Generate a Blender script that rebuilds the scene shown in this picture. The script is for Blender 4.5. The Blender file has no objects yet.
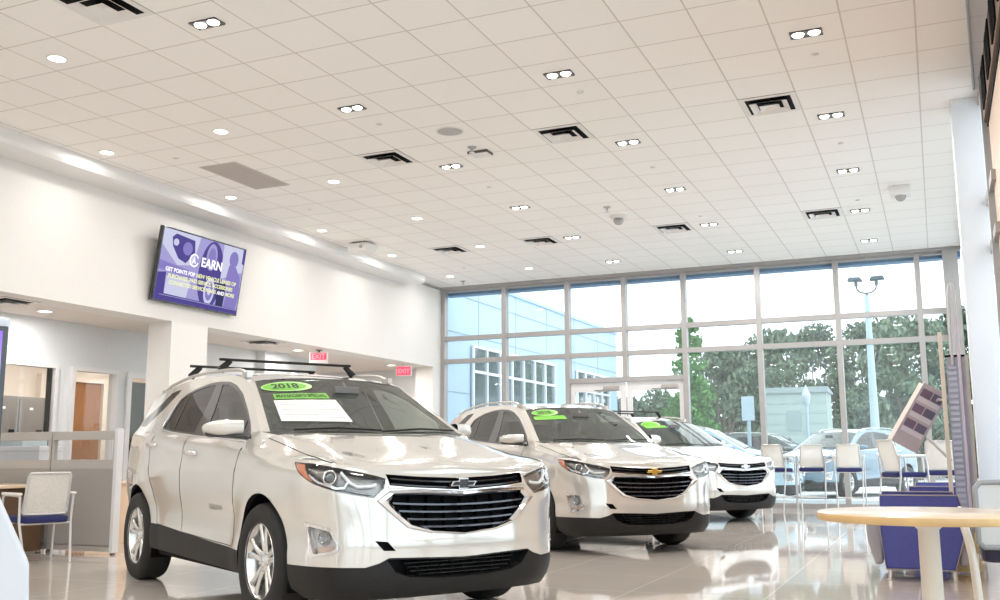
import bpy, bmesh, math, random, bisect
from mathutils import Vector, Matrix, Euler
from mathutils.geometry import delaunay_2d_cdt
random.seed(7)
PI = math.pi
SC = bpy.context.scene
COL = SC.collection
R = math.radians

# ---------------------------------------------------------------- materials
MATS = {}
def mat(name, col, rough=.5, metal=0.0, coat=0.0, emit=None, emit_s=0.0, spec=.5, alpha=1.0, trans=0.0, sheen=0.0, ior=1.5, coat_rough=.03):
    if name in MATS: return MATS[name]
    m = bpy.data.materials.new(name); m.use_nodes = True
    b = m.node_tree.nodes['Principled BSDF']
    b.inputs['Base Color'].default_value = (*col, 1); b.inputs['Roughness'].default_value = rough
    b.inputs['Metallic'].default_value = metal; b.inputs['Coat Weight'].default_value = coat
    b.inputs['Coat Roughness'].default_value = coat_rough
    b.inputs['Specular IOR Level'].default_value = spec; b.inputs['IOR'].default_value = ior
    b.inputs['Transmission Weight'].default_value = trans; b.inputs['Alpha'].default_value = alpha
    b.inputs['Sheen Weight'].default_value = sheen
    if emit is not None:
        b.inputs['Emission Color'].default_value = (*emit, 1); b.inputs['Emission Strength'].default_value = emit_s
    m.diffuse_color = (*col, 1)
    MATS[name] = m
    return m
def bsdf(m): return m.node_tree.nodes['Principled BSDF']
def noise_tint(m, scale, amount, detail=3, coord='Object', bump=0.0, stretch=(1, 1, 1), rough_var=0.0):
    """procedural variation of the base colour (and optional bump) from a noise texture"""
    nt = m.node_tree; b = bsdf(m)
    tc = nt.nodes.new('ShaderNodeTexCoord'); mp = nt.nodes.new('ShaderNodeMapping'); n = nt.nodes.new('ShaderNodeTexNoise')
    mp.inputs['Scale'].default_value = stretch
    n.inputs['Scale'].default_value = scale; n.inputs['Detail'].default_value = detail
    nt.links.new(tc.outputs[coord], mp.inputs[0]); nt.links.new(mp.outputs[0], n.inputs['Vector'])
    c = b.inputs['Base Color'].default_value[:]
    rp = nt.nodes.new('ShaderNodeValToRGB')
    rp.color_ramp.elements[0].position = .25; rp.color_ramp.elements[1].position = .75
    rp.color_ramp.elements[0].color = (*[max(0, v * (1 - amount)) for v in c[:3]], 1)
    rp.color_ramp.elements[1].color = (*[min(1, v * (1 + amount)) for v in c[:3]], 1)
    nt.links.new(n.outputs['Fac'], rp.inputs[0]); nt.links.new(rp.outputs[0], b.inputs['Base Color'])
    if bump:
        bm_ = nt.nodes.new('ShaderNodeBump'); bm_.inputs['Strength'].default_value = bump; bm_.inputs['Distance'].default_value = .01
        nt.links.new(n.outputs['Fac'], bm_.inputs['Height']); nt.links.new(bm_.outputs[0], b.inputs['Normal'])
    return m
def glass_mat(name, tint, refl=1.0, ior=1.45, rough=0.0, haze=None, haze_f=0.0):
    """thin pane: tinted straight-through transmission with a fresnel reflection (and an optional diffuse film that paints in a hazy veil)"""
    if name in MATS: return MATS[name]
    m = bpy.data.materials.new(name); m.use_nodes = True; nt = m.node_tree; nt.nodes.clear()
    out = nt.nodes.new('ShaderNodeOutputMaterial'); mx = nt.nodes.new('ShaderNodeMixShader')
    tr = nt.nodes.new('ShaderNodeBsdfTransparent'); gl = nt.nodes.new('ShaderNodeBsdfGlossy'); fr = nt.nodes.new('ShaderNodeFresnel')
    tr.inputs[0].default_value = (*tint, 1); gl.inputs['Roughness'].default_value = rough; gl.inputs['Color'].default_value = (refl, refl, refl, 1)
    ge = nt.nodes.new('ShaderNodeNewGeometry'); mr = nt.nodes.new('ShaderNodeMapRange')      # same reflectance from both faces of the pane
    mr.inputs[3].default_value = ior; mr.inputs[4].default_value = 1 / ior
    nt.links.new(ge.outputs['Backfacing'], mr.inputs[0]); nt.links.new(mr.outputs[0], fr.inputs['IOR'])
    nt.links.new(fr.outputs[0], mx.inputs[0])
    src = tr
    if haze:
        df = nt.nodes.new('ShaderNodeBsdfDiffuse'); df.inputs[0].default_value = (*haze, 1)  # haze painted into the pane as a diffuse share
        m2 = nt.nodes.new('ShaderNodeMixShader'); m2.inputs[0].default_value = haze_f
        nt.links.new(tr.outputs[0], m2.inputs[1]); nt.links.new(df.outputs[0], m2.inputs[2]); src = m2
    nt.links.new(src.outputs[0], mx.inputs[1]); nt.links.new(gl.outputs[0], mx.inputs[2]); nt.links.new(mx.outputs[0], out.inputs[0])
    m.diffuse_color = (*tint, .3)
    MATS[name] = m
    return m

# ---------------------------------------------------------------- objects
def tag(o, label=None, cat=None, group=None, kind=None):
    if label: o['label'] = label
    if cat: o['category'] = cat
    if group: o['group'] = group
    if kind: o['kind'] = kind
    return o
def thing(name, label, cat, loc=(0, 0, 0), rotz=0.0, group=None):
    o = bpy.data.objects.new(name, None); COL.objects.link(o)
    o.empty_display_size = .2; o.location = loc; o.rotation_euler = (0, 0, rotz)
    return tag(o, label, cat, group)
def copy_tree(o, parent=None):
    c = o.copy(); COL.objects.link(c); c.parent = parent
    for ch in list(o.children): copy_tree(ch, c)
    return c
class MB:
    """collects primitives; build() links them as one mesh object"""
    def __init__(s): s.v = []; s.f = []; s.m = []; s.sm = []; s.M = Matrix()
    def add(s, vs, fs, mi=0, smooth=False):
        b = len(s.v)
        s.v += [tuple(s.M @ Vector(p)) for p in vs]
        for f in fs: s.f.append([i + b for i in f]); s.m.append(mi); s.sm.append(smooth)
        return s
    def box(s, c, d, rot=None, mi=0):
        x, y, z = [k / 2 for k in d]
        vs = [Vector((sx * x, sy * y, sz * z)) for sz in (-1, 1) for sy in (-1, 1) for sx in (-1, 1)]
        if rot is not None:
            q = Euler(rot).to_matrix() if not isinstance(rot, Matrix) else rot
            vs = [q @ p for p in vs]
        return s.add([Vector(c) + p for p in vs], [(0, 2, 3, 1), (4, 5, 7, 6), (0, 1, 5, 4), (2, 6, 7, 3), (0, 4, 6, 2), (1, 3, 7, 5)], mi)
    def bb(s, x0, x1, y0, y1, z0, z1, mi=0):
        return s.box(((x0 + x1) / 2, (y0 + y1) / 2, (z0 + z1) / 2), (abs(x1 - x0), abs(y1 - y0), abs(z1 - z0)), None, mi)
    def tube(s, pts, r, n=10, mi=0, closed=False, caps=True, flat=1.0, up=None):
        P = [Vector(p) for p in pts]; k = len(P); vs = []; fs = []
        rr = r if isinstance(r, (list, tuple)) else [r] * k
        prev = None
        for i, p in enumerate(P):
            if closed: t = (P[(i + 1) % k] - P[i - 1])
            else: t = (P[min(i + 1, k - 1)] - P[max(i - 1, 0)])
            t.normalize()
            if prev is None:
                u = Vector(up) if up is not None else (Vector((0, 0, 1)) if abs(t.z) < .9 else Vector((1, 0, 0)))
                a = u - t * u.dot(t); a.normalize()
            else:
                a = prev - t * prev.dot(t)
                a.normalize()
            prev = a; b = t.cross(a)
            for j in range(n):
                w = 2 * PI * j / n
                vs.append(p + (a * math.cos(w) * flat + b * math.sin(w)) * rr[i])
        for i in range(k if closed else k - 1):
            i2 = (i + 1) % k
            for j in range(n):
                j2 = (j + 1) % n
                fs.append((i * n + j, i * n + j2, i2 * n + j2, i2 * n + j))
        s.add(vs, fs, mi, True)
        if caps and not closed:
            s.add(vs[:n], [tuple(range(n))[::-1]], mi); s.add(vs[-n:], [tuple(range(n))], mi)
        return s
    def cyl(s, a, b, r, n=16, mi=0, r2=None): return s.tube([a, b], [r, r if r2 is None else r2], n, mi)
    def lathe(s, prof, n=32, c=(0, 0, 0), axis='Z', mi=0, smooth=True, a0=0.0, a1=2 * PI):
        full = abs(a1 - a0 - 2 * PI) < 1e-6; m = n if full else n + 1; vs = []; fs = []
        for i in range(m):
            w = a0 + (a1 - a0) * i / n; cw, sw = math.cos(w), math.sin(w)
            for r, h in prof:
                p = (r * cw, r * sw, h)
                if axis == 'Y': p = (r * cw, h, r * sw)
                if axis == 'X': p = (h, r * cw, r * sw)
                vs.append(Vector(c) + Vector(p))
        k = len(prof)
        for i in range(n):
            i2 = (i + 1) % m
            for j in range(k - 1):
                f = (i * k + j, i2 * k + j, i2 * k + j + 1, i * k + j + 1)
                fs.append(f if axis != 'Y' else f[::-1])
        return s.add(vs, fs, mi, smooth)
    def prism(s, poly, fn, t0, t1, mi=0):
        """polygon (u,v) extruded from t0 to t1; fn(u,v,t)->point"""
        n = len(poly); vs = [fn(u, v, t0) for u, v in poly] + [fn(u, v, t1) for u, v in poly]
        fs = [tuple(range(n))[::-1], tuple(range(n, 2 * n))] + [(i, (i + 1) % n, n + (i + 1) % n, n + i) for i in range(n)]
        return s.add(vs, fs, mi)
    def grid(s, fn, nu, nv, mi=0, smooth=True):
        vs = [fn(i / nu, j / nv) for i in range(nu + 1) for j in range(nv + 1)]
        fs = [(i * (nv + 1) + j, (i + 1) * (nv + 1) + j, (i + 1) * (nv + 1) + j + 1, i * (nv + 1) + j + 1) for i in range(nu) for j in range(nv)]
        return s.add(vs, fs, mi, smooth)
    def ball(s, c, r, n=16, mi=0):
        r = r if isinstance(r, (tuple, list)) else (r, r, r); m = n // 2
        vs = []; fs = []
        for i in range(m + 1):
            a = PI * i / m
            for j in range(n):
                b = 2 * PI * j / n
                vs.append((c[0] + r[0] * math.sin(a) * math.cos(b), c[1] + r[1] * math.sin(a) * math.sin(b), c[2] + r[2] * math.cos(a)))
        for i in range(m):
            for j in range(n): fs.append((i * n + j, (i + 1) * n + j, (i + 1) * n + (j + 1) % n, i * n + (j + 1) % n))
        return s.add(vs, fs, mi, True)
    def build(s, name, m, parent=None, fix=True, bevel=0.0, seg=2, sub=0):
        me = bpy.data.meshes.new(name); me.from_pydata(s.v, [], s.f)
        ms = m if isinstance(m, (list, tuple)) else [m]
        for k in ms: me.materials.append(k)
        me.polygons.foreach_set('material_index', s.m); me.polygons.foreach_set('use_smooth', s.sm)
        if fix:
            bm = bmesh.new(); bm.from_mesh(me)
            bmesh.ops.recalc_face_normals(bm, faces=bm.faces); bm.to_mesh(me); bm.free()
        me.update()
        o = bpy.data.objects.new(name, me); COL.objects.link(o)
        if parent is not None: o.parent = parent
        if sub:
            k = o.modifiers.new('Subsurf', 'SUBSURF'); k.levels = sub; k.render_levels = sub
        if bevel:
            k = o.modifiers.new('Bevel', 'BEVEL'); k.width = bevel; k.segments = seg; k.limit_method = 'ANGLE'; k.angle_limit = R(40); k.harden_normals = False
        return o
def smooth_path(pts, k=6, closed=False):
    P = [Vector(p) for p in pts]; n = len(P); out = []
    rng = range(n if closed else n - 1)
    for i in rng:
        a = P[i - 1] if (closed or i > 0) else P[0] * 2 - P[1]
        b = P[i]; c = P[(i + 1) % n]
        d = P[(i + 2) % n] if (closed or i + 2 < n) else c * 2 - b
        for j in range(k):
            t = j / k
            out.append(.5 * ((2 * b) + (c - a) * t + (2 * a - 5 * b + 4 * c - d) * t * t + (3 * b - a - 3 * c + d) * t ** 3))
    if not closed: out.append(P[-1])
    return out
def round_poly(poly, r, k=4):
    """2-D polygon with rounded corners"""
    out = []; n = len(poly)
    for i in range(n):
        a, b, c = Vector(poly[i - 1]), Vector(poly[i]), Vector(poly[(i + 1) % n])
        u = (a - b); v = (c - b); q = min(r, u.length * .45, v.length * .45)
        p0 = b + u.normalized() * q; p1 = b + v.normalized() * q
        for j in range(k + 1):
            t = j / k
            out.append(tuple(p0 * (1 - t) ** 2 + b * 2 * t * (1 - t) + p1 * t * t))
    return out
def text_mesh(body, size, align='CENTER', extrude=0.0, bold=0.0, shear=0.0, space=1.0):
    cu = bpy.data.curves.new('lettering', 'FONT'); cu.body = body; cu.size = size; cu.align_x = align; cu.align_y = 'CENTER'
    cu.extrude = extrude; cu.offset = bold; cu.shear = shear; cu.space_character = space
    o = bpy.data.objects.new('lettering', cu); COL.objects.link(o)
    dg = bpy.context.evaluated_depsgraph_get(); dg.update()
    me = bpy.data.meshes.new_from_object(o.evaluated_get(dg))
    vs = [tuple(v.co) for v in me.vertices]; fs = [list(p.vertices) for p in me.polygons]
    bpy.data.objects.remove(o); bpy.data.curves.remove(cu); bpy.data.meshes.remove(me)
    return vs, fs
# ---------------------------------------------------------------- camera
cd = bpy.data.cameras.new('camera'); cam = bpy.data.objects.new('camera', cd); COL.objects.link(cam)
F_PX = 991.84; YAW, PITCH, ROLL = R(23.5925), R(9.0239), R(.2932)
cd.sensor_fit = 'HORIZONTAL'; cd.sensor_width = 36.0; cd.lens = 36.0 * F_PX / 1000; cd.clip_start = .05; cd.clip_end = 500
_Rw = Matrix.Rotation(YAW, 3, 'Z') @ Matrix.Rotation(PITCH, 3, 'X') @ Matrix.Rotation(ROLL, 3, 'Y')
_B = Matrix(((1, 0, 0), (0, 0, -1), (0, 1, 0)))      # camera axes (right, up, back) from (right, forward, up)
cam.matrix_world = Matrix.Translation((0, 0, 1.0)) @ (_Rw @ _B).to_4x4()
SC.camera = cam
SC.view_settings.view_transform = 'Standard'; SC.view_settings.look = 'None'; SC.view_settings.gamma = 1; SC.view_settings.use_curve_mapping = False
# ---------------------------------------------------------------- car body surface
def lerp_tab(tab, v):
    if v <= tab[0][0]: return tab[0][1]
    for (a, b), (c, d) in zip(tab, tab[1:]):
        if v <= c: return b + (d - b) * (v - a) / (c - a)
    return tab[-1][1]
def smooth_tab(tab, v):
    # monotone-ish cubic through a table (finite-difference tangents)
    n = len(tab)
    if v <= tab[0][0]: return tab[0][1]
    if v >= tab[-1][0]: return tab[-1][1]
    for i in range(n - 1):
        if v <= tab[i + 1][0]: break
    x0, y0 = tab[i]; x1, y1 = tab[i + 1]; h = x1 - x0
    def sl(k):
        if k <= 0: return (tab[1][1] - tab[0][1]) / (tab[1][0] - tab[0][0])
        if k >= n - 1: return (tab[-1][1] - tab[-2][1]) / (tab[-1][0] - tab[-2][0])
        a = (tab[k][1] - tab[k - 1][1]) / (tab[k][0] - tab[k - 1][0])
        b = (tab[k + 1][1] - tab[k][1]) / (tab[k + 1][0] - tab[k][0])
        return 0 if a * b <= 0 else 2 * a * b / (a + b)
    m0, m1 = sl(i) * h, sl(i + 1) * h
    t = (v - x0) / h
    return (2*t**3-3*t*t+1)*y0 + (t**3-2*t*t+t)*m0 + (-2*t**3+3*t*t)*y1 + (t**3-t*t)*m1
def sstep(a, b, v):
    t = min(1, max(0, (v - a) / (b - a))); return t * t * (3 - 2 * t)

PLAN_CTRL = [(.965, 0), (.962, .2), (.945, .43), (.90, .645), (.805, .81), (.635, .893), (.40, .915), (.1, .922), (-.5, .922), (-1.4, .925), (-2.3, .925), (-2.9, .905),
             (-3.3, .855), (-3.55, .72), (-3.66, .42), (-3.69, 0)]
def _plan_table():
    P = PLAN_CTRL; Q = [(P[1][0], -P[1][1])] + P + [(P[-2][0], -P[-2][1])]
    out = []
    for i in range(1, len(Q) - 2):
        a, b, c, d = Q[i - 1:i + 3]
        for k in range(24):
            t = k / 24
            # centripetal-like tangents scaled by chord
            lb = math.dist(b, c); la = math.dist(a, b); ld = math.dist(c, d)
            m0 = [((c[j] - b[j]) / lb * la + (b[j] - a[j]) / la * lb) / (la + lb) * lb for j in (0, 1)]
            m1 = [((d[j] - c[j]) / ld * lb + (c[j] - b[j]) / lb * ld) / (lb + ld) * lb for j in (0, 1)]
            out.append(tuple((2*t**3-3*t*t+1)*b[j] + (t**3-2*t*t+t)*m0[j] + (-2*t**3+3*t*t)*c[j] + (t**3-t*t)*m1[j] for j in (0, 1)))
    out.append(P[-1])
    S = [0.0]
    for a, b in zip(out, out[1:]): S.append(S[-1] + math.dist(a, b))
    return out, S
PLAN_PTS, PLAN_S = _plan_table()
PLAN_LEN = PLAN_S[-1]
def plan(s):
    """x, half width, and outward normal at arc length s >= 0"""
    s = min(max(s, 0), PLAN_LEN)
    lo = bisect.bisect_right(PLAN_S, s) - 1
    lo = min(lo, len(PLAN_S) - 2)
    t = (s - PLAN_S[lo]) / (PLAN_S[lo + 1] - PLAN_S[lo])
    a, b = PLAN_PTS[lo], PLAN_PTS[lo + 1]
    def nrm(i):
        p = PLAN_PTS[max(i - 1, 0)]; q = PLAN_PTS[min(i + 1, len(PLAN_PTS) - 1)]
        if i == 0: return (1.0, 0.0)
        if i == len(PLAN_PTS) - 1: return (-1.0, 0.0)
        dx, dy = q[0] - p[0], q[1] - p[1]; l = math.hypot(dx, dy)
        return (dy / l, -dx / l)
    na, nb = nrm(lo), nrm(lo + 1)
    return (a[0] + (b[0] - a[0]) * t, a[1] + (b[1] - a[1]) * t, na[0] + (nb[0] - na[0]) * t, na[1] + (nb[1] - na[1]) * t)
def s_at_x(x):
    """arc length on the side where plan x equals x"""
    for i in range(len(PLAN_PTS) - 1):
        if PLAN_PTS[i][0] >= x >= PLAN_PTS[i + 1][0]:
            a, b = PLAN_PTS[i][0], PLAN_PTS[i + 1][0]
            return PLAN_S[i] + (PLAN_S[i + 1] - PLAN_S[i]) * (a - x) / (a - b)
    return PLAN_LEN
_ZS = [(0, .905), (.30, .910), (.50, .923), (.66, .936), (.825, .964), (1.02, .988), (1.24, .999)] + [(s_at_x(x), z) for x, z in
       ((.1, 1.045), (-.35, 1.10), (-.7, 1.13), (-1.5, 1.175), (-2.3, 1.222), (-3.0, 1.265), (-3.4, 1.28))] + [(PLAN_LEN, 1.28)]
def z_shoulder(s): return smooth_tab(_ZS, abs(s))
D_FRONT = [(.16, -.14), (.20, -.075), (.25, -.03), (.32, -.008), (.42, .0), (.5, .004), (.58, -.004), (.78, -.016), (.9, -.03), (1.0, -.04)]
D_SIDE = [(.16, -.10), (.22, -.07), (.28, -.045), (.36, -.032), (.42, -.031), (.50, -.040), (.60, -.037), (.74, -.012), (.84, -.002), (.91, .0), (.98, -.009), (1.03, -.013), (1.1, -.016), (1.2, -.026), (1.3, -.034)]
D_REAR = [(.2, -.10), (.3, -.03), (.45, 0), (.7, -.01), (.95, -.03), (1.1, -.05), (1.3, -.09)]
D_TOP = [(-.2, 0), (-.12, -.002), (-.07, -.008), (-.035, -.020), (0, -.048)]
def body(s, z, off=0.0):
    """signed arc length (positive = passenger side, y < 0), height -> point"""
    a = abs(s)
    x, y, nx, ny = plan(a)
    wf = 1 - sstep(.55, 1.15, a); wr = sstep(PLAN_LEN - 1.2, PLAN_LEN - .6, a)
    d = wf * smooth_tab(D_FRONT, z) + wr * smooth_tab(D_REAR, z) + (1 - wf - wr) * smooth_tab(D_SIDE, z)
    h = z - z_shoulder(a)
    d += lerp_tab(D_TOP, h) if h < -.2 else smooth_tab(D_TOP, h)
    # swell of the wheel arches
    for xc in (0.0, -2.725):
        r = math.hypot(x - xc, z - .36)
        if a > .9 and r < .62: d += .014 * sstep(.62, .40, r)
    d += off
    return (x + nx * d, -math.copysign(1, s) * (y + ny * d) if s != 0 else 0.0, z)

def zbelt(x): return z_shoulder(s_at_x(x))
_YB = {}
def y_belt(x):
    k = round(x, 2)
    if k not in _YB: _YB[k] = -body(s_at_x(k), zbelt(k))[1] - .004
    return _YB[k]
def green(x, z, side=1, off=0.0):
    """side glass / pillar surface of the greenhouse; side=+1 passenger (y<0)"""
    h = z - zbelt(x)
    k = math.floor(x * 100) / 100; t = (x - k) * 100
    y = y_belt(k) * (1 - t) + y_belt(k + .01) * t - .52 * h + .10 * max(h, 0) ** 2 + off
    return (x, -side * y, z)
# ---------------------------------------------------------------- constrained triangulation on a surface
def pip(poly, x, y):
    r = False; n = len(poly); j = n - 1
    for i in range(n):
        xi, yi = poly[i]; xj, yj = poly[j]
        if (yi > y) != (yj > y) and x < (xj - xi) * (y - yi) / (yj - yi) + xi: r = not r
        j = i
    return r
def subdiv(poly, h=.04, closed=True):
    out = []; n = len(poly)
    for i in range(n if closed else n - 1):
        a = poly[i]; b = poly[(i + 1) % n]; k = max(1, int(math.dist(a, b) / h + .5))
        for j in range(k): out.append((a[0] + (b[0] - a[0]) * j / k, a[1] + (b[1] - a[1]) * j / k))
    if not closed: out.append(poly[-1])
    return out
def triangulate(loops, bounds, step, lines=()):
    """loops/lines: 2-D constraint polylines; returns verts, triangles of the CDT of their hull plus a jittered grid"""
    vs = []; es = []; cells = {}
    def put(p):
        vs.append(Vector(p)); cells.setdefault((int(p[0] / .02), int(p[1] / .02)), []).append(p)
    for L in loops:
        b = len(vs)
        for p in L: put(p)
        es += [(b + i, b + (i + 1) % len(L)) for i in range(len(L))]
    for L in lines:
        b = len(vs)
        for p in L: put(p)
        es += [(b + i, b + i + 1) for i in range(len(L) - 1)]
    u0, u1, v0, v1 = bounds
    nu = int((u1 - u0) / step) + 1; nv = int((v1 - v0) / step) + 1
    for i in range(nu + 1):
        for j in range(nv + 1):
            p = (u0 + (u1 - u0) * i / nu, v0 + (v1 - v0) * j / nv)
            c = (int(p[0] / .02), int(p[1] / .02))
            if any(math.dist(p, q) < .014 for a in (-1, 0, 1) for b in (-1, 0, 1) for q in cells.get((c[0] + a, c[1] + b), ())): continue
            vs.append(Vector(p))
    r = delaunay_2d_cdt(vs, es, [], 0, 1e-6)
    return [tuple(v) for v in r[0]], [tuple(f) for f in r[2]]
def surf_normal(S, u, v, e=.003):
    a = Vector(S(u + e, v)) - Vector(S(u - e, v)); b = Vector(S(u, v + e)) - Vector(S(u, v - e))
    n = a.cross(b)
    return n.normalized() if n.length > 1e-12 else Vector((0, 0, 1))
def surf_mesh(name, V, F, S, m, parent, off=0.0, inner=(-1.4, 0, .7), smooth_normals=True):
    used = sorted({i for f in F for i in f}); ix = {k: i for i, k in enumerate(used)}
    C = Vector(inner); pts = []; nr = []
    for k in used:
        p = Vector(S(*V[k])); n = surf_normal(S, *V[k])
        if n.dot(p - C) < 0: n = -n
        pts.append(p + n * off); nr.append(n)
    fs = []
    for f in F:
        a, b, c = (pts[ix[i]] for i in f)
        g = (b - a).cross(c - a); q = [ix[i] for i in f]
        if g.dot(nr[q[0]]) < 0: q.reverse()
        fs.append(q)
    me = bpy.data.meshes.new(name); me.from_pydata([tuple(p) for p in pts], [], fs)
    me.materials.append(m); me.polygons.foreach_set('use_smooth', [True] * len(fs))
    if smooth_normals: me.normals_split_custom_set_from_vertices([tuple(n) for n in nr])
    me.update()
    o = bpy.data.objects.new(name, me); COL.objects.link(o); o.parent = parent
    return o
def patch(name, poly, S, m, parent, off=0.0, step=.03, holes=(), inner=(-1.4, 0, .7), rounded=0):
    """a polygon of the (u,v) plane laid on the surface"""
    if rounded: poly = round_poly(poly, rounded)
    loops = [subdiv(poly, step)] + [subdiv(h, step) for h in holes]
    xs = [p[0] for p in poly]; ys = [p[1] for p in poly]
    V, F = triangulate(loops, (min(xs), max(xs), min(ys), max(ys)), step)
    G = []
    for f in F:
        c = [sum(V[i][k] for i in f) / 3 for k in (0, 1)]
        if pip(poly, *c) and not any(pip(h, *c) for h in holes): G.append(f)
    return surf_mesh(name, V, G, S, m, parent, off, inner)
def wall(mb, poly, S, d0, d1, mi=0, closed=True, inner=(-1.4, 0, .7), step=.03):
    """strip along a polyline of the (u,v) plane between two offsets from the surface"""
    P = subdiv(poly, step, closed); vs = []; fs = []; C = Vector(inner)
    for u, v in P:
        p = Vector(S(u, v)); n = surf_normal(S, u, v)
        if n.dot(p - C) < 0: n = -n
        vs += [p + n * d0, p + n * d1]
    k = len(P)
    for i in range(k if closed else k - 1):
        j = (i + 1) % k; fs.append((2 * i, 2 * j, 2 * j + 1, 2 * i + 1))
    mb.add(vs, fs, mi)
def on(S, u, v, d, inner=(-1.4, 0, .7)):
    p = Vector(S(u, v)); n = surf_normal(S, u, v)
    if n.dot(p - Vector(inner)) < 0: n = -n
    return p + n * d
def mirror_poly(P): return [(-s, z) for s, z in P][::-1]

# ---------------------------------------------------------------- car materials
PAINT = mat('white_pearl_paint', (.68, .652, .61), rough=.12, metal=.38, coat=1.0, coat_rough=.015)
CHROME = mat('chrome', (.82, .82, .83), rough=.09, metal=1)
BLACKP = mat('black_trim_plastic', (.013, .0125, .0125), rough=.5, spec=.32); noise_tint(BLACKP, 60, .2, bump=.05)
GLOSSB = mat('gloss_black', (.012, .012, .014), rough=.12, coat=.6)
DARK = mat('dark_recess', (.004, .004, .005), rough=.7, spec=.12)
RUBBER = mat('tyre_rubber', (.016, .0155, .015), rough=.75)
ALLOY = mat('alloy_silver', (.78, .77, .75), rough=.25, metal=.85)
BRAKE = mat('brake_steel', (.30, .29, .28), rough=.4, metal=1)
AMBER = mat('amber_lens', (.62, .16, .05), rough=.15, coat=1)
REDL = mat('red_lens', (.45, .02, .025), rough=.15, coat=1)
LAMPW = mat('lamp_reflector', (.88, .88, .88), rough=.3, metal=0)
LEDW = mat('white_light_strip', (.9, .9, .9), rough=.3)
SEATF = mat('grey_seat_fabric', (.085, .082, .08), rough=.9); noise_tint(SEATF, 90, .25)
DASH = mat('dashboard_plastic', (.05, .05, .052), rough=.6)
WSG = glass_mat('windscreen_glass', (.62, .70, .66), ior=1.5, haze=(.30, .33, .30), haze_f=.16)
SIDEG = glass_mat('side_glass', (.46, .48, .46), ior=1.55)
PRIVG = glass_mat('privacy_glass', (.07, .075, .075), ior=1.5)
LENS = glass_mat('clear_lens', (.95, .96, .97), ior=1.6)
GREEN = mat('green_sticker', (.14, .46, .02), rough=.5)
GREENL = mat('pale_green_sticker', (.46, .74, .30), rough=.5)
INK = mat('black_ink', (.012, .02, .01), rough=.6)
PAPER = mat('white_paper', (.74, .73, .71), rough=.6)
GREYINK = mat('grey_print', (.30, .30, .32), rough=.6)
GOLD = mat('gold_badge', (.76, .55, .16), rough=.22, metal=1)

HL = [(1.24, .980), (1.02, .971), (.825, .946), (.66, .915), (.575, .899), (.512, .880), (.527, .827), (.592, .770), (.693, .784), (.825, .811), (.982, .853), (1.10, .905)]
UPG = [(.505, .906), (.28, .889), (0, .878), (-.28, .889), (-.505, .906), (-.49, .842), (-.3, .822), (0, .806), (.3, .822), (.49, .842)]
CHO = [(.575, .752), (.49, .810), (.295, .813), (0, .797), (-.295, .813), (-.49, .810), (-.575, .752), (-.478, .672), (-.385, .597), (-.24, .562), (0, .543), (.24, .562), (.385, .597), (.478, .672)]
CHI = [(.498, .752), (.462, .784), (.26, .783), (0, .768), (-.26, .783), (-.462, .784), (-.498, .752), (-.436, .682), (-.352, .618), (-.215, .577), (0, .556), (.215, .577), (.352, .618), (.436, .682)]
FOG = round_poly([(1.084, .632), (.853, .602), (.784, .496), (.81, .464), (1.0, .431)], .025, 3)
HOOK = [(.587, .529), (.509, .52), (.459, .467), (.533, .471)]
INT = [(.515, .421), (.30, .414), (0, .402), (-.30, .414), (-.515, .421), (-.455, .345), (-.364, .312), (-.2, .298), (0, .293), (.2, .298), (.364, .312), (.455, .345)]
CLAD_F = [(0, .411), (.3, .423), (.50, .429), (.556, .402), (.64, .380), (.85, .384), (1.20, .379)]
SX = s_at_x
def arch(xc, rx, rz, z0=.14):
    sc = SX(xc)
    return [(sc - rx * math.cos(a), .36 + rz * math.sin(a)) for a in [PI * i / 22 for i in range(23)]] + [(sc + rx, z0), (sc - rx, z0)]
ARF = arch(.015, .395, .425); ARR = arch(-2.725, .40, .43)
def clad_line():
    L = CLAD_F[:]
    L += [(1.22, .379), (SX(-.37), .402), (SX(-1.2), .438), (SX(-2.28), .487), (SX(-3.13), .47), (SX(-3.4), .50), (PLAN_LEN, .52)]
    return L
def z_bottom(s):
    return lerp_tab([(0, .190), (1.15, .190), (1.25, .24), (SX(-.4), .255), (SX(-2.3), .29), (SX(-3.2), .30), (PLAN_LEN, .32)], abs(s))
FD = [(SX(-.50), .42), (SX(-.50), .70), (SX(-.44), .95), (SX(-.40), 1.2), (SX(-1.575), 1.3), (SX(-1.575), 1.05), (SX(-1.59), .455)]
RD = [(SX(-1.59), .455), (SX(-1.575), 1.05), (SX(-1.575), 1.3), (SX(-2.42), 1.35), (SX(-2.44), 1.05), (SX(-2.40), .90), (SX(-2.27), .74), (SX(-2.21), .60), (SX(-2.20), .485)]
TL = [(SX(-3.26), 1.185), (SX(-3.22), 1.10), (SX(-3.36), 1.02), (PLAN_LEN - .38, 1.03), (PLAN_LEN - .38, 1.17)]
A_LINE = [(1.05, -.13), (1.12, -.19), (1.18, -.285), (1.259, -.42), (1.409, -.67), (1.560, -.935)]
ZR = [(-3.32, 1.50), (-2.9, 1.59), (-2.48, 1.645), (-2.1, 1.665), (-1.5, 1.652), (-1.18, 1.622), (-.935, 1.560)]
ZC = [(-3.45, 1.535), (-3.0, 1.632), (-2.5, 1.685), (-2.0, 1.700), (-1.5, 1.688), (-1.15, 1.650), (-.87, 1.604)]
def zr(x): return smooth_tab(ZR, x)
def zc(x): return smooth_tab(ZC, x)
DLO = [(-.372, 1.135), (-.52, 1.245), (-.69, 1.345), (-.93, 1.472), (-1.136, 1.548), (-1.314, 1.587), (-1.524, 1.602), (-1.748, 1.602), (-2.01, 1.576), (-2.20, 1.538), (-2.30, 1.50), (-2.345, 1.44), (-2.365, 1.36), (-2.38, 1.262),
       (-2.34, 1.242), (-2.05, 1.216), (-1.44, 1.174), (-.70, 1.134)]
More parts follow.
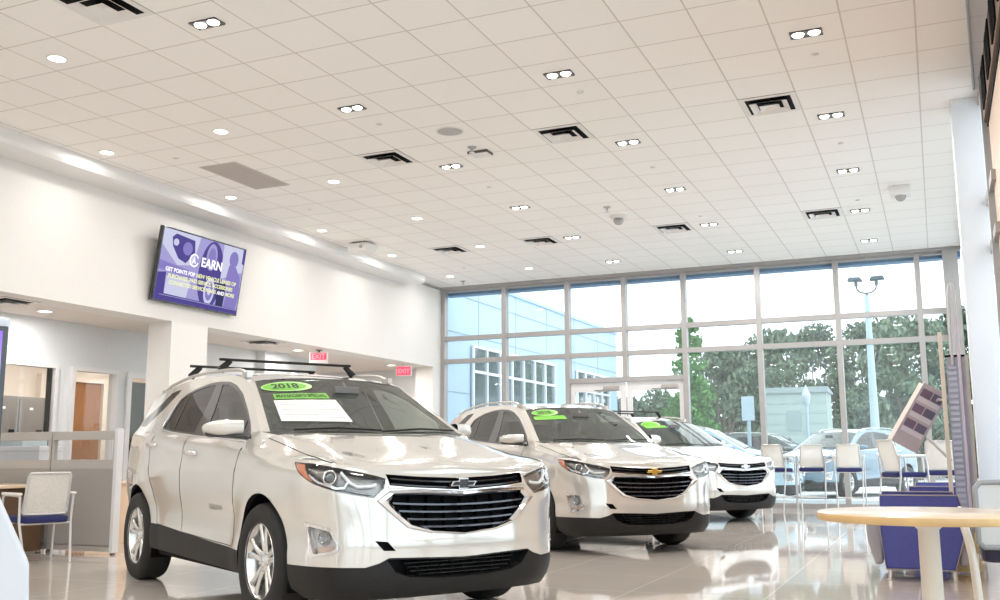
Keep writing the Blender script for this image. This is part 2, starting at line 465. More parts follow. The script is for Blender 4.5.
GL_F = [(-.60, 1.145), (-.62, 1.285), (-.94, 1.452), (-1.15, 1.525), (-1.32, 1.562), (-1.455, 1.572), (-1.35, 1.35), (-1.31, 1.185)]
GL_Q = [(-.42, 1.135), (-.585, 1.14), (-.60, 1.27), (-.52, 1.225)]
GL_R = [(-1.54, 1.198), (-1.57, 1.40), (-1.60, 1.575), (-1.75, 1.580), (-2.0, 1.555), (-2.13, 1.53), (-2.10, 1.40), (-2.07, 1.235)]
GL_B = [(-2.095, 1.238), (-2.125, 1.40), (-2.155, 1.525), (-2.27, 1.495), (-2.32, 1.43), (-2.35, 1.26)]
GL_D = [(-2.93, 1.287), (-2.63, 1.435), (-2.44, 1.56), (-2.42, 1.590), (-2.62, 1.575), (-2.82, 1.475), (-3.05, 1.385), (-3.26, 1.325), (-3.30, 1.30)]
def d_line(z): return lerp_tab([(1.27, -3.40), (1.52, -3.30)], z)
def ws_bottom(v):   # v -1 (passenger) .. 1
    y = .803 * v; return Vector((-.07 - .215 * abs(v) ** 2.2, y, 1.168 + .012 * abs(v)))
def ws_top(v):
    y = .646 * v; return Vector((-.87 - .065 * v * v, y, 1.604 - .044 * v * v))
def coons(c0, c1, d0, d1):
    """c0(u),c1(u): v=0 / v=1 edges; d0(v),d1(v): u=0 / u=1 edges"""
    P00, P10, P01, P11 = Vector(c0(0)), Vector(c0(1)), Vector(c1(0)), Vector(c1(1))
    def S(u, v):
        return (Vector(c0(u)) * (1 - v) + Vector(c1(u)) * v + Vector(d0(v)) * (1 - u) + Vector(d1(v)) * u
                - (P00 * (1 - u) * (1 - v) + P10 * u * (1 - v) + P01 * (1 - u) * v + P11 * u * v))
    return S
def poly_at(pts):
    """arc-length parametrised polyline through smooth path"""
    P = smooth_path(pts, 8); L = [0]
    for a, b in zip(P, P[1:]): L.append(L[-1] + (b - a).length)
    def f(t):
        t = min(max(t, 0), 1) * L[-1]; i = min(bisect.bisect_right(L, t) - 1, len(P) - 2)
        return P[i] + (P[i + 1] - P[i]) * ((t - L[i]) / max(L[i + 1] - L[i], 1e-9))
    return f
def a_pt(z, side): return Vector(green(lerp_tab(A_LINE, z), z, side))

def bowtie(k=1.0):
    w, h = .095 * k, .034 * k
    return [(-.36*w, h), (.36*w, h), (.36*w, .42*h), (w, .42*h), (.80*w, -.42*h), (.36*w, -.42*h), (.36*w, -h), (-.36*w, -h), (-.36*w, -.42*h), (-w, -.42*h), (-.80*w, .42*h), (-.36*w, .42*h)]

def make_wheel(root, x, side, front):
    w = thing('wheel', None, None); w.parent = root
    sg = -side                                  # outward along y
    tyre = [(.232, -.10), (.262, -.118), (.31, -.122), (.343, -.112), (.358, -.088), (.362, -.04), (.363, 0), (.362, .04), (.358, .088), (.343, .112), (.31, .122), (.262, .118), (.232, .10)]
    m = MB(); m.lathe(tyre, 48, axis='Y')
    for q in (-.055, 0, .055): m.lathe([(.3635, q - .006), (.3645, q - .004), (.3645, q + .004), (.3635, q + .006)], 48, axis='Y')
    t = m.build('tyre', RUBBER, w)
    m = MB()
    m.lathe([(.236, .112), (.240, .108), (.236, .098), (.222, .075), (.205, .02), (.20, -.10), (.215, -.11)], 48, axis='Y')
    rim = m.build('rim_barrel', ALLOY, w)
    m = MB()
    for k in range(5):
        a0 = PI / 2 + 2 * PI * k / 5
        for d in (-1, 1):
            pts = []
            for r_, da, wd, y in [(.052, .30, .022, .072), (.12, .20, .019, .083), (.18, .215, .019, .088), (.228, .26, .024, .092)]:
                a = a0 + d * da * (.9 if r_ > .1 else 1)
                pts.append((r_ * math.cos(a), r_ * math.sin(a), a, wd, y))
            top = []; 
            for px, pz, a, wd, y in pts:
                nx, nz = -math.sin(a), math.cos(a)
                top.append([(px + nx * wd, y - .012, pz + nz * wd), (px + nx * wd * .55, y, pz + nz * wd * .55), (px - nx * wd * .55, y, pz - nz * wd * .55), (px - nx * wd, y - .012, pz - nz * wd), (px, y - .045, pz)])
            vs = [p for q in top for p in q]; fs = []
            for i in range(3):
                for j in range(5): fs.append((i * 5 + j, i * 5 + (j + 1) % 5, (i + 1) * 5 + (j + 1) % 5, (i + 1) * 5 + j))
            m.add(vs, fs)
    m.lathe([(0, .084), (.03, .083), (.036, .078), (.05, .076), (.066, .070), (.072, .05), (.05, .02)], 28, axis='Y')
    sp = m.build('spokes', ALLOY, rim, bevel=.003, seg=1)
    m = MB(); m.lathe([(0, .088), (.024, .087), (.029, .083)], 20, axis='Y'); m.build('centre_cap', CHROME, rim)
    for k in range(5):
        a = PI / 2 + 2 * PI * (k + .5) / 5; m = MB()
        m.cyl((.055 * math.cos(a), .066, .055 * math.sin(a)), (.055 * math.cos(a), .084, .055 * math.sin(a)), .0085, 8)
        m.build('lug_nut', CHROME, rim)
    m = MB(); m.lathe([(.0, .012), (.155, .012), (.158, -.008), (.0, -.008)], 32, axis='Y'); m.box((-.10, .0, .10), (.10, .07, .14), (0, R(45), 0)); m.build('brake_disc', BRAKE, w)
    m = MB(); m.lathe([(0, -.06), (.21, -.06)], 24, axis='Y'); m.build('inner_hub', DARK, w)
    w.location = (x, sg * .80, .3625)
    if sg < 0: w.rotation_euler = (0, 0, PI)
    return w

def build_headlight(root, side):
    S = body if side > 0 else (lambda s, z: body(-s, z))
    name = 'headlight'
    m = MB(); wall(m, HL, S, 0, -.045)
    h = m.build(name, GLOSSB, root)
    patch('lamp_housing', HL, S, mat('lamp_housing_dark', (.30, .28, .26), rough=.28, metal=.85), h, -.045)
    # amber side marker
    patch('side_marker', [(1.225, .977), (1.10, .968), (.985, .862), (1.02, .875), (1.12, .918)], S, AMBER, h, -.004)
    # projector lens with chrome ring
    c = on(S, .872, .893, -.030); n = (on(S, .872, .893, 0) - c).normalized()
    q = n.to_track_quat('Z', 'Y').to_matrix().to_4x4(); q.translation = c
    m = MB(); m.M = q
    m.lathe([(.040, .0), (.043, .018), (.039, .022), (.034, .016), (.032, .0)], 24); m.build('chrome_ring', CHROME, h)
    m = MB(); m.M = q; m.ball((0, 0, .0), (.032, .032, .020), 20); m.build('projector_lens', mat('dark_lens', (.10, .11, .12), rough=.05, coat=1), h)
    # chrome strips of the L-shaped running lamp
    def bar(name, pts, wd, mm, d=-.02):
        mb = MB(); P = subdiv(pts, .03, False); vs = []; fs = []
        for i, (s, z) in enumerate(P):
            a = P[min(i + 1, len(P) - 1)]; b = P[max(i - 1, 0)]; l = math.dist(a, b) or 1
            ns, nz = -(a[1] - b[1]) / l * wd, (a[0] - b[0]) / l * wd
            vs += [on(S, s + ns, z + nz, d), on(S, s + ns * .5, z + nz * .5, d + .012), on(S, s - ns * .5, z - nz * .5, d + .012), on(S, s - ns, z - nz, d)]
        for i in range(len(P) - 1):
            for j in range(3): fs.append((i * 4 + j, i * 4 + j + 1, (i + 1) * 4 + j + 1, (i + 1) * 4 + j))
        mb.add(vs, fs); return mb.build(name, mm, h)
    bar('chrome_blade', [(1.03, .905), (.95, .862), (.82, .828), (.77, .832), (.745, .868)], .013, CHROME)
    bar('running_light', [(.795, .925), (.735, .862), (.69, .838), (.60, .842), (.57, .850)], .011, LEDW, -.018)
    bar('lower_blade', [(.80, .828), (.69, .803), (.60, .790)], .007, mat('dark_chrome', (.25, .24, .23), rough=.2, metal=1), -.022)
    patch('clear_cover', HL, S, LENS, h, .001)
    return h
def build_fog(root, side):
    S = body if side > 0 else (lambda s, z: body(-s, z))
    cs = sum(p[0] for p in FOG) / len(FOG); cz = sum(p[1] for p in FOG) / len(FOG)
    inn = [(cs + (s - cs) * .84, cz + (z - cz) * .80) for s, z in FOG]
    h = patch('fog_lamp', FOG, S, CHROME, root, .004, holes=[inn])
    m = MB(); wall(m, inn, S, .004, -.04); wall(m, FOG, S, .004, -.006); m.build('lamp_recess', CHROME, h)
    patch('lamp_backing', inn, S, LAMPW, h, -.04)
    low = [(cs + .09, cz - .035), (cs - .08, cz - .025), (cs - .07, cz - .065), (cs + .06, cz - .075)]
    patch('turn_signal', low, S, mat('pale_signal_lens', (.75, .52, .42), rough=.2, coat=1), h, -.028)
    c = on(S, cs + .015, cz + .022, -.038); n = (on(S, cs, cz, 0) - on(S, cs, cz, -.03)).normalized()
    q = n.to_track_quat('Z', 'Y').to_matrix().to_4x4(); q.translation = c
    m = MB(); m.M = q; m.lathe([(.044, .018), (.040, .024), (.034, .012), (.020, .006), (0, .004)], 22); m.build('fog_bulb', mat('grey_lamp', (.35, .36, .38), rough=.1, metal=.8), h)
    patch('lamp_cover', inn, S, LENS, h, -.004)

def slat_bar(mb, S, s0, s1, z, d0, d1, hz, n=18, drop=0.0, mi=0, zfn=None):
    """a grille blade that follows the nose between s0 and s1"""
    vs = []; fs = []
    for i in range(n + 1):
        s = s0 + (s1 - s0) * i / n; zz = zfn(s) if zfn else z
        for d, k in ((d0, -1), (d1, -.55), (d1, .35), (d0, 1)): vs.append(on(S, s, zz + k * hz, d))
    for i in range(n):
        for j in range(3): fs.append((i * 4 + j, (i + 1) * 4 + j, (i + 1) * 4 + j + 1, i * 4 + j + 1))
    mb.add(vs, fs, mi, False)

def make_car(paint=PAINT, crossbars=True, badge='black', stickers=True):
    root = thing('car', None, 'car')
    L = PLAN_LEN
    # --- lower body, one triangulation split into its panels
    bot = [(s, z_bottom(s)) for s in [-L + L * i / 80 for i in range(161)]]
    top = [(s, z_shoulder(s)) for s in [L - L * i / 110 for i in range(221)]]
    outer = bot + top
    cl = clad_line(); cl_full = mirror_poly(cl[1:]) + cl
    loops = [outer, subdiv(UPG), subdiv(CHO, .03), subdiv(INT, .03), HOOK]
    for q in (HL, FOG, ARF, ARR, TL): loops += [subdiv(q, .03), subdiv(mirror_poly(q), .03)]
    doors = [subdiv(FD, .05), subdiv(mirror_poly(FD), .05), subdiv(RD, .05), subdiv(mirror_poly(RD), .05)]
    V, F = triangulate(loops + doors, (-L, L, .2, 1.28), .048, [subdiv(cl_full, .03, False)])
    regs = {}
    for f in F:
        s, z = (sum(V[i][k] for i in f) / 3 for k in (0, 1)); a = abs(s)
        if z < z_bottom(s) or z > z_shoulder(s) + 1e-4: continue
        if pip(ARF, a, z) or pip(ARR, a, z): continue
        if pip(HL, a, z) or pip(FOG, a, z) or pip(UPG, s, z) or pip(CHO, s, z) or pip(INT, s, z) or pip(HOOK, s, z): continue
        k = 'paint'
        if z < lerp_tab(cl, a): k = 'clad'
        elif pip(TL, a, z): k = 'tl' + ('p' if s > 0 else 'd')
        elif pip(FD, a, z): k = 'fd' + ('p' if s > 0 else 'd')
        elif pip(RD, a, z): k = 'rd' + ('p' if s > 0 else 'd')
        regs.setdefault(k, []).append(f)
    surf_mesh('body_shell', V, regs['paint'], body, paint, root)
    surf_mesh('lower_cladding', V, regs['clad'], body, BLACKP, root, .002)
    m = MB()
    wall(m, [p for p in bot if abs(p[0]) < 1.2], body, .002, -.09, closed=False)
    m.build('bumper_lip', BLACKP, root)
    dr = {}
    for sd in 'pd':
        surf_mesh('tail_light', V, regs['tl' + sd], body, REDL, root, .004)
        dr['f' + sd] = surf_mesh('front_door', V, regs['fd' + sd], body, paint, root)
        dr['r' + sd] = surf_mesh('rear_door', V, regs['rd' + sd], body, paint, root)
    vs_, fs_ = text_mesh('EQUINOX', .045, bold=.001, space=1.25)
    for sd, sg in (('p', 1), ('d', -1)):
        m = MB(); m.add([on(body, sg * (SX(-.84) - x * sg), .665 + y, .003) for x, y, z in vs_], fs_); m.build('model_lettering', mat('lettering_steel', (.22, .21, .20), rough=.3, metal=.6), dr['f' + sd], fix=False)
    # --- seams
    for q, dk_ in ((FD, 'f'), (RD, 'r')):
        q1 = [p for p in subdiv(q, .03) if p[1] < z_shoulder(p[0]) - .004 and p[1] > lerp_tab(cl, p[0]) - .01]
        for sg in (1, -1):
            run = []
            def flush(run):
                if len(run) > 1: MB().tube(run, .0028, 5).build('door_seam', DARK, dr[dk_ + ('p' if sg > 0 else 'd')])
            for i, (s, z) in enumerate(q1):
                p = on(body, sg * s, z, -.0006)
                if run and (p - run[-1]).length > .06: flush(run); run = []
                run.append(p)
            flush(run)
    # --- bonnet
    s_c = .84; sA = SX(-.15)
    for_c = [Vector(body(s_c * (i / 8), z_shoulder(s_c * i / 8))) for i in range(9)]
    e_front = lambda sg: (lambda u: Vector(body(sg * s_c * u, z_shoulder(s_c * u))))
    e_side = lambda sg: (lambda v: Vector(body(sg * (s_c + (sA - s_c) * v), z_shoulder(s_c + (sA - s_c) * v))))
    e_mid = poly_at([tuple(body(0, z_shoulder(0))), (.88, 0, .938), (.74, 0, .988), (.5, 0, 1.046), (.25, 0, 1.100), (.08, 0, 1.142), (-.04, 0, 1.166)])
    def e_rear(sg):
        P = [(-.04, 0, 1.166), (-.055, -sg * .25, 1.167), (-.10, -sg * .50, 1.168), (-.18, -sg * .70, 1.160), (-.215, -sg * .79, 1.130), tuple(e_side(sg)(1))]
        return poly_at(P)
    m = MB()
    for sg in (1, -1):
        Sh = coons(e_front(sg), e_rear(sg), e_mid, e_side(sg))
        def Sc(u, v, Sh=Sh):
            p = Sh(u, v)
            crease = .006 * math.exp(-((u - .62 - .1 * v) / .09) ** 2) * sstep(.0, .25, v) * (1 - sstep(.7, 1.0, v))
            dome = .012 * (1 - sstep(.5, .8, u)) * sstep(0, .2, v) * (1 - sstep(.6, 1, v)) 
            return p + Vector((0, 0, crease + dome * .15))
        m.grid(Sc, 26, 30)
    o = m.build('bonnet', paint, root)
    bm = bmesh.new(); bm.from_mesh(o.data); bmesh.ops.remove_doubles(bm, verts=bm.verts, dist=.0008); bmesh.ops.recalc_face_normals(bm, faces=bm.faces); bm.to_mesh(o.data); bm.free()
    bon = o
    for sg in (1, -1):
        m = MB()
        Sh = coons(e_front(sg), e_rear(sg), e_mid, e_side(sg))
        m.tube([Sh(u_, v_) + Vector((0, 0, .001)) for u_, v_ in [(.985 - .115 * sstep(0, .35, t) , t) for t in [i / 30 * .93 + .06 for i in range(31)]]], .0028, 5)
        m.build('bonnet_seam', DARK, bon)
        # scuttle between bonnet and windscreen, and the painted foot of the pillar
        er = e_rear(sg)
        def cow(t, k):
            lo = er(t)
            if t < .80: hi = ws_bottom(-sg * t / .80)
            else: hi = a_pt(1.18 - (t - .80) / .20 * .11, sg)
            return lo + (hi - lo) * k
        for t0, t1, nm, mm_ in ((0, .80, 'scuttle', BLACKP), (.80, 1, 'pillar_foot', paint)):
            m = MB(); m.grid(lambda a, b: cow(t0 + (t1 - t0) * a, b), 12, 3); m.build(nm, mm_, root)
    # --- greenhouse sides
    for side in (1, -1):
        Sg = lambda x, z, side=side: green(x, z, side)
        xs = [-.15 - (3.40 - .15) * i / 60 for i in range(61)]
        outl = [(x, zbelt(x)) for x in xs]
        outl += [(d_line(z), z) for z in (1.33, 1.38, 1.44)]
        outl += [(x, zr(x)) for x in [-3.32 + (3.32 - .935) * i / 50 for i in range(51)]]
        outl += [(lerp_tab(A_LINE, z), z) for z in (1.51, 1.46, 1.409, 1.35, 1.30, 1.259, 1.21, 1.18, 1.15, 1.12, 1.09)]
        cuts = [DLO, GL_F, GL_R, GL_B, GL_D, GL_Q]
        V, F = triangulate([outl] + [subdiv(c, .04) for c in cuts], (-3.4, -.15, 1.05, 1.66), .05)
        rg = {}
        for f in F:
            c = [sum(V[i][k] for i in f) / 3 for k in (0, 1)]
            if not pip(outl, *c): continue
            k = 'frame'
            for nm, q in (('gf', GL_F), ('gr', GL_R), ('gb', GL_B), ('gd', GL_D), ('gq', GL_Q), ('black', DLO)):
                if pip(q, *c): k = nm; break
            rg.setdefault(k, []).append(f)
        surf_mesh('pillar_frame', V, rg['frame'], Sg, paint, root)
        surf_mesh('window_surround', V, rg['black'], Sg, GLOSSB, root)
        surf_mesh('front_window', V, rg['gf'], Sg, SIDEG, root, -.004)
        surf_mesh('front_quarter_window', V, rg['gq'], Sg, PRIVG, root, -.004)
        surf_mesh('rear_window', V, rg['gr'], Sg, PRIVG, root, -.004)
        surf_mesh('rear_quarter_window', V, rg['gb'], Sg, PRIVG, root, -.004)
        surf_mesh('corner_window', V, rg['gd'], Sg, PRIVG, root, .001)
        m = MB(); m.tube([on(Sg, x, z, .002) for x, z in [(-.45, 1.118), (-.7, 1.131), (-1.44, 1.171), (-2.05, 1.213), (-2.34, 1.238), (-2.385, 1.262), (-2.372, 1.36), (-2.35, 1.44), (-2.305, 1.505)]], .007, 6)
        m.build('window_trim', CHROME, root)
    # --- roof
    def roof(u, v):
        w = abs(v)
        xf = -.87 - .065 * v * v; xr = -3.45 + .13 * w ** 2
        x = xf + (xr - xf) * u
        ye = abs(green(max(min(x, -.935), -3.32), zr(max(min(x, -.935), -3.32)))[1])
        return Vector((x, v * ye, zr(x) * w ** 2.3 + zc(x) * (1 - w ** 2.3)))
    m = MB(); m.grid(lambda a, b: roof(a, 2 * b - 1), 30, 24); m.build('roof', paint, root)
    # --- windscreen and rear screen
    side_l = lambda sg: (lambda v: a_pt(1.180 + (1.560 - 1.180) * v, sg))
    Sw = coons(lambda u: ws_bottom(2 * u - 1), lambda u: ws_top(2 * u - 1), side_l(1), side_l(-1))
    m = MB(); m.grid(lambda a, b: Sw(.035 + .93 * a, b), 20, 14); m.build('windscreen', WSG, root)
    for u0 in (0, .965):
        m = MB(); m.grid(lambda a, b: Sw(u0 + .035 * a, b), 3, 14); m.build('pillar_face', paint, root)
    m = MB()                                      # dark ceramic border
    ws_in = Vector((-1.4, 0, .9))
    def band(u0, v0, u1, v1, n=14):
        vs = []; fs = []
        for i in range(n + 1):
            t = i / n
            for k in (0, 1):
                if abs(u1 - u0) > abs(v1 - v0): q = (u0 + (u1 - u0) * t, v0 + (v1 - v0) * k)
                else: q = (u0 + (u1 - u0) * k, v0 + (v1 - v0) * t)
                vs.append(Sw(*q) + Vector((-.004, 0, -.004)))
        for i in range(n): fs.append((2 * i, 2 * i + 2, 2 * i + 3, 2 * i + 1))
        m.add(vs, fs, 0, True)
    band(0, 0, 1, .045); band(0, .965, 1, 1); band(.03, .0, .048, 1); band(.952, 0, .97, 1)
    m.build('windscreen_border', GLOSSB, root)
    rear_top = lambda u: roof(1, 2 * u - 1)
    sR = SX(-3.40)
    rear_bot = lambda u: Vector(body((sR + (L - sR) * (1 - abs(2 * u - 1))) * (1 if u < .5 else -1), 1.28))
    mk = lambda sg: (lambda v: Vector(green(d_line(1.28 + .22 * v), 1.28 + .22 * v, sg)))
    Sr = coons(rear_bot, rear_top, mk(1), mk(-1))
    m = MB(); m.grid(Sr, 20, 8); m.build('rear_screen', PRIVG, root)
    m = MB(); m.grid(lambda a, b: roof(1, (2 * a - 1) * .96) + Vector((-.10 * b, 0, -.02 * b + .004)), 16, 3); m.build('spoiler', paint, root)
    # --- grille assembly
    m = MB(); wall(m, UPG, body, 0, -.05); g = m.build('upper_grille', GLOSSB, root)
    patch('grille_backing', UPG, body, DARK, g, -.05)
    zu = lambda k: (lambda s: .842 + k + .030 * (abs(s) / .5) ** 2)
    for k in (-.014, .020):
        m = MB(); slat_bar(m, body, -.475, .475, 0, -.045, -.012, .010, 24, zfn=zu(k)); m.build('grille_slat', GLOSSB, g)
    m = MB(); slat_bar(m, body, -.50, .50, 0, -.010, .010, .0065, 24, zfn=lambda s: lerp_tab([(0, .803), (.3, .819), (.5, .832)], abs(s))); m.build('chrome_strip', CHROME, g)
    gr = patch('grille', CHI, body, DARK, root, -.07)
    m = MB(); wall(m, CHI, body, .0, -.07); m.build('grille_throat', GLOSSB, gr)
    m = MB()
    rings = []
    for f, d in ((0, -.004), (.12, .012), (.60, .018), (1.0, .0)):
        ring = []
        for (a, b) in zip(CHO, CHI):
            ring.append((a[0] + (b[0] - a[0]) * f, a[1] + (b[1] - a[1]) * f, d))
        n_ = len(ring); fine = []
        for i in range(n_):
            p, q = ring[i], ring[(i + 1) % n_]
            for j in range(6): fine.append(on(body, p[0] + (q[0] - p[0]) * j / 6, p[1] + (q[1] - p[1]) * j / 6, d))
        rings.append(fine)
    n_ = len(rings[0])
    m.add([p for r_ in rings for p in r_], [(k * n_ + i, k * n_ + (i + 1) % n_, (k + 1) * n_ + (i + 1) % n_, (k + 1) * n_ + i) for k in range(3) for i in range(n_)])
    m.build('chrome_surround', CHROME, gr)
    def half(z, pl):   # half width of polygon at z
        xs = []
        n = len(pl)
        for i in range(n):
            a, b = pl[i], pl[(i + 1) % n]
            if (a[1] - z) * (b[1] - z) < 0: xs.append(abs(a[0] + (b[0] - a[0]) * (z - a[1]) / (b[1] - a[1])))
        return max(xs) if xs else 0
    for z in (.735, .692, .648, .606):
        w = half(z, CHI) - .01; bow = .012
        m = MB(); slat_bar(m, body, -w, w, 0, -.055, -.006, .0115, 22, zfn=lambda s: z - bow + bow * 1.6 * (s / .5) ** 2); m.build('grille_slat', mat('grille_blade', (.06, .065, .085), rough=.18, coat=1, metal=.3), gr)
    for s in (-.36, -.24, -.12, 0, .12, .24, .36):
        z1 = lerp_tab([(0, .766), (.26, .78), (.46, .782)], abs(s)); z0 = lerp_tab([(0, .558), (.215, .579), (.352, .62), (.436, .684)], abs(s))
        m = MB(); wall(m, [(s - .003, z0), (s - .003, z1)], body, -.06, -.025, closed=False); wall(m, [(s + .003, z0), (s + .003, z1)], body, -.06, -.025, closed=False); m.build('grille_rib', GLOSSB, gr)
    # badge
    bmat = {'black': GLOSSB, 'gold': GOLD, 'chrome': mat('badge_steel', (.35, .36, .38), rough=.15, metal=1)}[badge]
    q = Matrix.Translation((body(0, .845)[0] + .012, 0, .845))
    e = None
    for k, d, mm, nm in ((1.0, .022, CHROME, 'badge'), (.80, .026, bmat, 'badge_face')):
        m = MB(); m.M = q
        P = bowtie(k)
        if k < 1: P = [(y * 1.10, z * .95) for y, z in P]
        m.prism(P, lambda y, z, t: (t, y, z), -.01, d)
        o = m.build(nm, mm, e if e else root, bevel=.002, seg=1); e = e or o
    # --- lower intake, tow hook cover
    it = patch('lower_intake', INT, body, DARK, root, -.06)
    m = MB(); wall(m, INT, body, .002, -.06); m.build('intake_frame', BLACKP, it)
    for z in (.392, .368, .344, .322):
        w = half(z, INT) - .10
        m = MB(); slat_bar(m, body, -w, w, z, -.05, -.02, .005, 18); m.build('intake_slat', BLACKP, it)
    for s in [k * .075 for k in range(-5, 6)]:
        m = MB(); wall(m, [(s - .004, .30), (s - .004, .41)], body, -.05, -.022, closed=False); wall(m, [(s + .004, .30), (s + .004, .41)], body, -.05, -.022, closed=False); m.build('intake_rib', BLACKP, it)
    m = MB(); wall(m, HOOK, body, 0, -.03); h = m.build('tow_hook_cover', DARK, root); patch('cover_back', HOOK, body, DARK, h, -.03)
    for side in (1, -1): build_headlight(root, side); build_fog(root, side)
    # --- wheels, arches
    for x in (0, -2.725):
        for side in (1, -1):
            make_wheel(root, x, side, x == 0)
            sg = -side; m = MB()
            rx, rz = (.398, .428)
            P = [(x + .015 * (x == 0) + rx * math.cos(a), .36 + rz * math.sin(a)) for a in [-.55 + (PI + 1.1) * i / 24 for i in range(25)]]
            vs = [(px, sg * .885, max(pz, .2)) for px, pz in P] + [(px, sg * .50, max(pz, .2)) for px, pz in P]
            n = len(P)
            m.add(vs, [(i, i + 1, n + i + 1, n + i) for i in range(n - 1)], 0, True)
            m.add(vs[n:], [tuple(range(n))])
            m.build('wheel_well', DARK, root)
            m = MB(); wall(m, (ARF if x == 0 else ARR)[:23], (body if side > 0 else (lambda s, z: body(-s, z))), .003, -.05, closed=False); m.build('arch_lip', BLACKP, root)
    m = MB(); m.bb(-.42, -2.30, -.84, .84, .235, .29); m.bb(.80, .38, -.50, .50, .20, .40); m.bb(.42, -3.1, -.52, .52, .24, .50); m.bb(-3.15, -3.55, -.55, .55, .32, .55); m.build('underbody', DARK, root, bevel=.02)
    # --- mirrors, handles
    for sg in (-1, 1):
        m = MB()
        def mir(u, v):
            a = 2 * PI * v
            y = .835 + .265 * u
            t = math.sin(PI * min(1, max(0, (u * .90 + .10)))) ** .42 if u > .55 else 1 - .10 * (1 - u / .55)
            hx, hz = .075 * t, .056 * t
            cx = -.49 - .12 * u; cz = 1.212 - .004 * u
            c, s_ = math.cos(a), math.sin(a)
            f = lambda k: math.copysign(abs(k) ** .7, k)
            return Vector((cx + hx * f(c), sg * y, cz + hz * f(s_) + .006 * c))
        m.grid(lambda u, v: mir(.12 + .88 * u, v), 16, 24)
        w = m.build('wing_mirror', paint, root)
        m = MB(); m.add([mir(.12, i / 24) for i in range(24)], [tuple(range(24))])
        m.tube([(-.42, sg * .80, 1.135), (-.46, sg * .86, 1.150), (-.52, sg * .93, 1.158), (-.60, sg * 1.05, 1.160), (-.61, sg * 1.085, 1.170)], [.03, .036, .034, .024, .012], 10, flat=.55, up=(0, 0, 1))
        m.build('mirror_base', GLOSSB, w)
        m = MB(); m.grid(lambda a, b: (-.585 - .10 * a - .035, sg * (.90 + .13 * a), 1.18 + .06 * b), 4, 4); m.build('mirror_glass', CHROME, w)
        for x, z, d in ((-1.36, 1.045, 'f'), (-2.36, 1.115, 'r')):
            s = SX(x); S = body if sg < 0 else (lambda s, z: body(-s, z))
            m = MB(); m.tube([on(S, s - .10, z - .004, .0), on(S, s - .085, z - .003, .026), on(S, s, z, .034), on(S, s + .075, z + .003, .026), on(S, s + .10, z + .004, .0)], [.010, .014, .015, .015, .012], 10, flat=1.25, up=(0, 0, 1))
            m.build('door_handle', CHROME, dr[d + ('p' if sg < 0 else 'd')])
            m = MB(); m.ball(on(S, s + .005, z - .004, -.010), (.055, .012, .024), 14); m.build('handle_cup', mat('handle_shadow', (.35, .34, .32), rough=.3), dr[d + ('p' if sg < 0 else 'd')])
    # --- roof rails and load bars
    for sg in (-1, 1):
        pts = []
        for x, h in ((-1.06, .0), (-1.15, .020), (-1.30, .030), (-1.7, .030), (-2.3, .030), (-2.75, .030), (-2.92, .022), (-3.02, .0)):
            p = green(x, zr(x)); pts.append((x, sg * (abs(p[1]) - .035), zr(x) + .012 + h))
        m = MB(); m.tube(smooth_path(pts, 5), .017, 8, flat=.8)
        for x in (-1.10, -2.98): m.box((x, sg * (abs(green(x, zr(x))[1]) - .035), zr(x) + .02), (.10, .04, .04))
        m.build('roof_rail', mat('satin_rail', (.62, .60, .57), rough=.3, metal=.7), root)
    if crossbars:
        for x in (-1.70, -2.42):
            zz = 1.795
            m = MB(); m.tube([(x, -.60, zz), (x, .56, zz)], .026, 10, flat=.45, up=(0, 0, 1))
            b = m.build('load_bar', BLACKP, root)
            for sg in (-1, 1):
                yy = sg * .53
                m = MB(); m.tube([(x, yy * .97, zz - .008), (x, yy * 1.04, zz - .045), (x, yy * 1.12, zr(x) + .05)], [.024, .026, .034], 8); m.build('bar_foot', BLACKP, b)
    # --- cabin
    m = MB(); m.bb(-.30, -3.2, -.80, .80, .45, .50); m.bb(-2.95, -3.05, -.72, .72, .45, 1.10); m.build('cabin_floor', DASH, root)
    m = MB()
    m.prism([(-.14, 1.06), (-.30, 1.135), (-.50, 1.13), (-.66, 1.06), (-.70, .90), (-.52, .62), (-.25, .55)], lambda x, z, t: (x, t, z), -.76, .76)
    m.build('dashboard', DASH, root, bevel=.03, seg=3)
    def seat(y, x0, w):
        m = MB(); m.box((x0, y, .66), (.52, w, .16), (0, R(-6), 0)); st = m.build('seat', SEATF, root, bevel=.05, seg=3)
        m = MB(); m.box((x0 - .34, y, .98), (.15, w * .96, .62), (0, R(-17), 0)); m.build('backrest', SEATF, st, bevel=.05, seg=3)
        m = MB()
        for yy in ([y] if w < .7 else [y - .42, y, y + .42]):
            m.box((x0 - .46, yy, 1.36), (.10, .26, .17), (0, R(-12), 0)); m.cyl((x0 - .45, yy - .06, 1.22), (x0 - .46, yy - .06, 1.32), .008, 6); m.cyl((x0 - .45, yy + .06, 1.22), (x0 - .46, yy + .06, 1.32), .008, 6)
        m.build('headrest', SEATF, st, bevel=.03, seg=2)
    seat(-.37, -1.22, .50); seat(.37, -1.22, .50); seat(0, -2.12, 1.30)
    c = Vector((-.80, .37, 1.02)); ax = Vector((-.88, 0, .47)).normalized(); u = Vector((0, 1, 0)); v = ax.cross(u)
    m = MB(); m.tube([c + (u * math.cos(a) + v * math.sin(a)) * .185 for a in [2 * PI * i / 28 for i in range(28)]], .016, 8, closed=True)
    w = m.build('steering_wheel', GLOSSB, root)
    m = MB(); m.ball(c - ax * .02, (.05, .07, .06), 12); m.tube([c + u * .18, c, c - u * .18], .018, 6); m.tube([c, c - v * .18], .018, 6); m.cyl(c - ax * .02, c - ax * .22, .04, 10); m.build('wheel_hub', DASH, w)
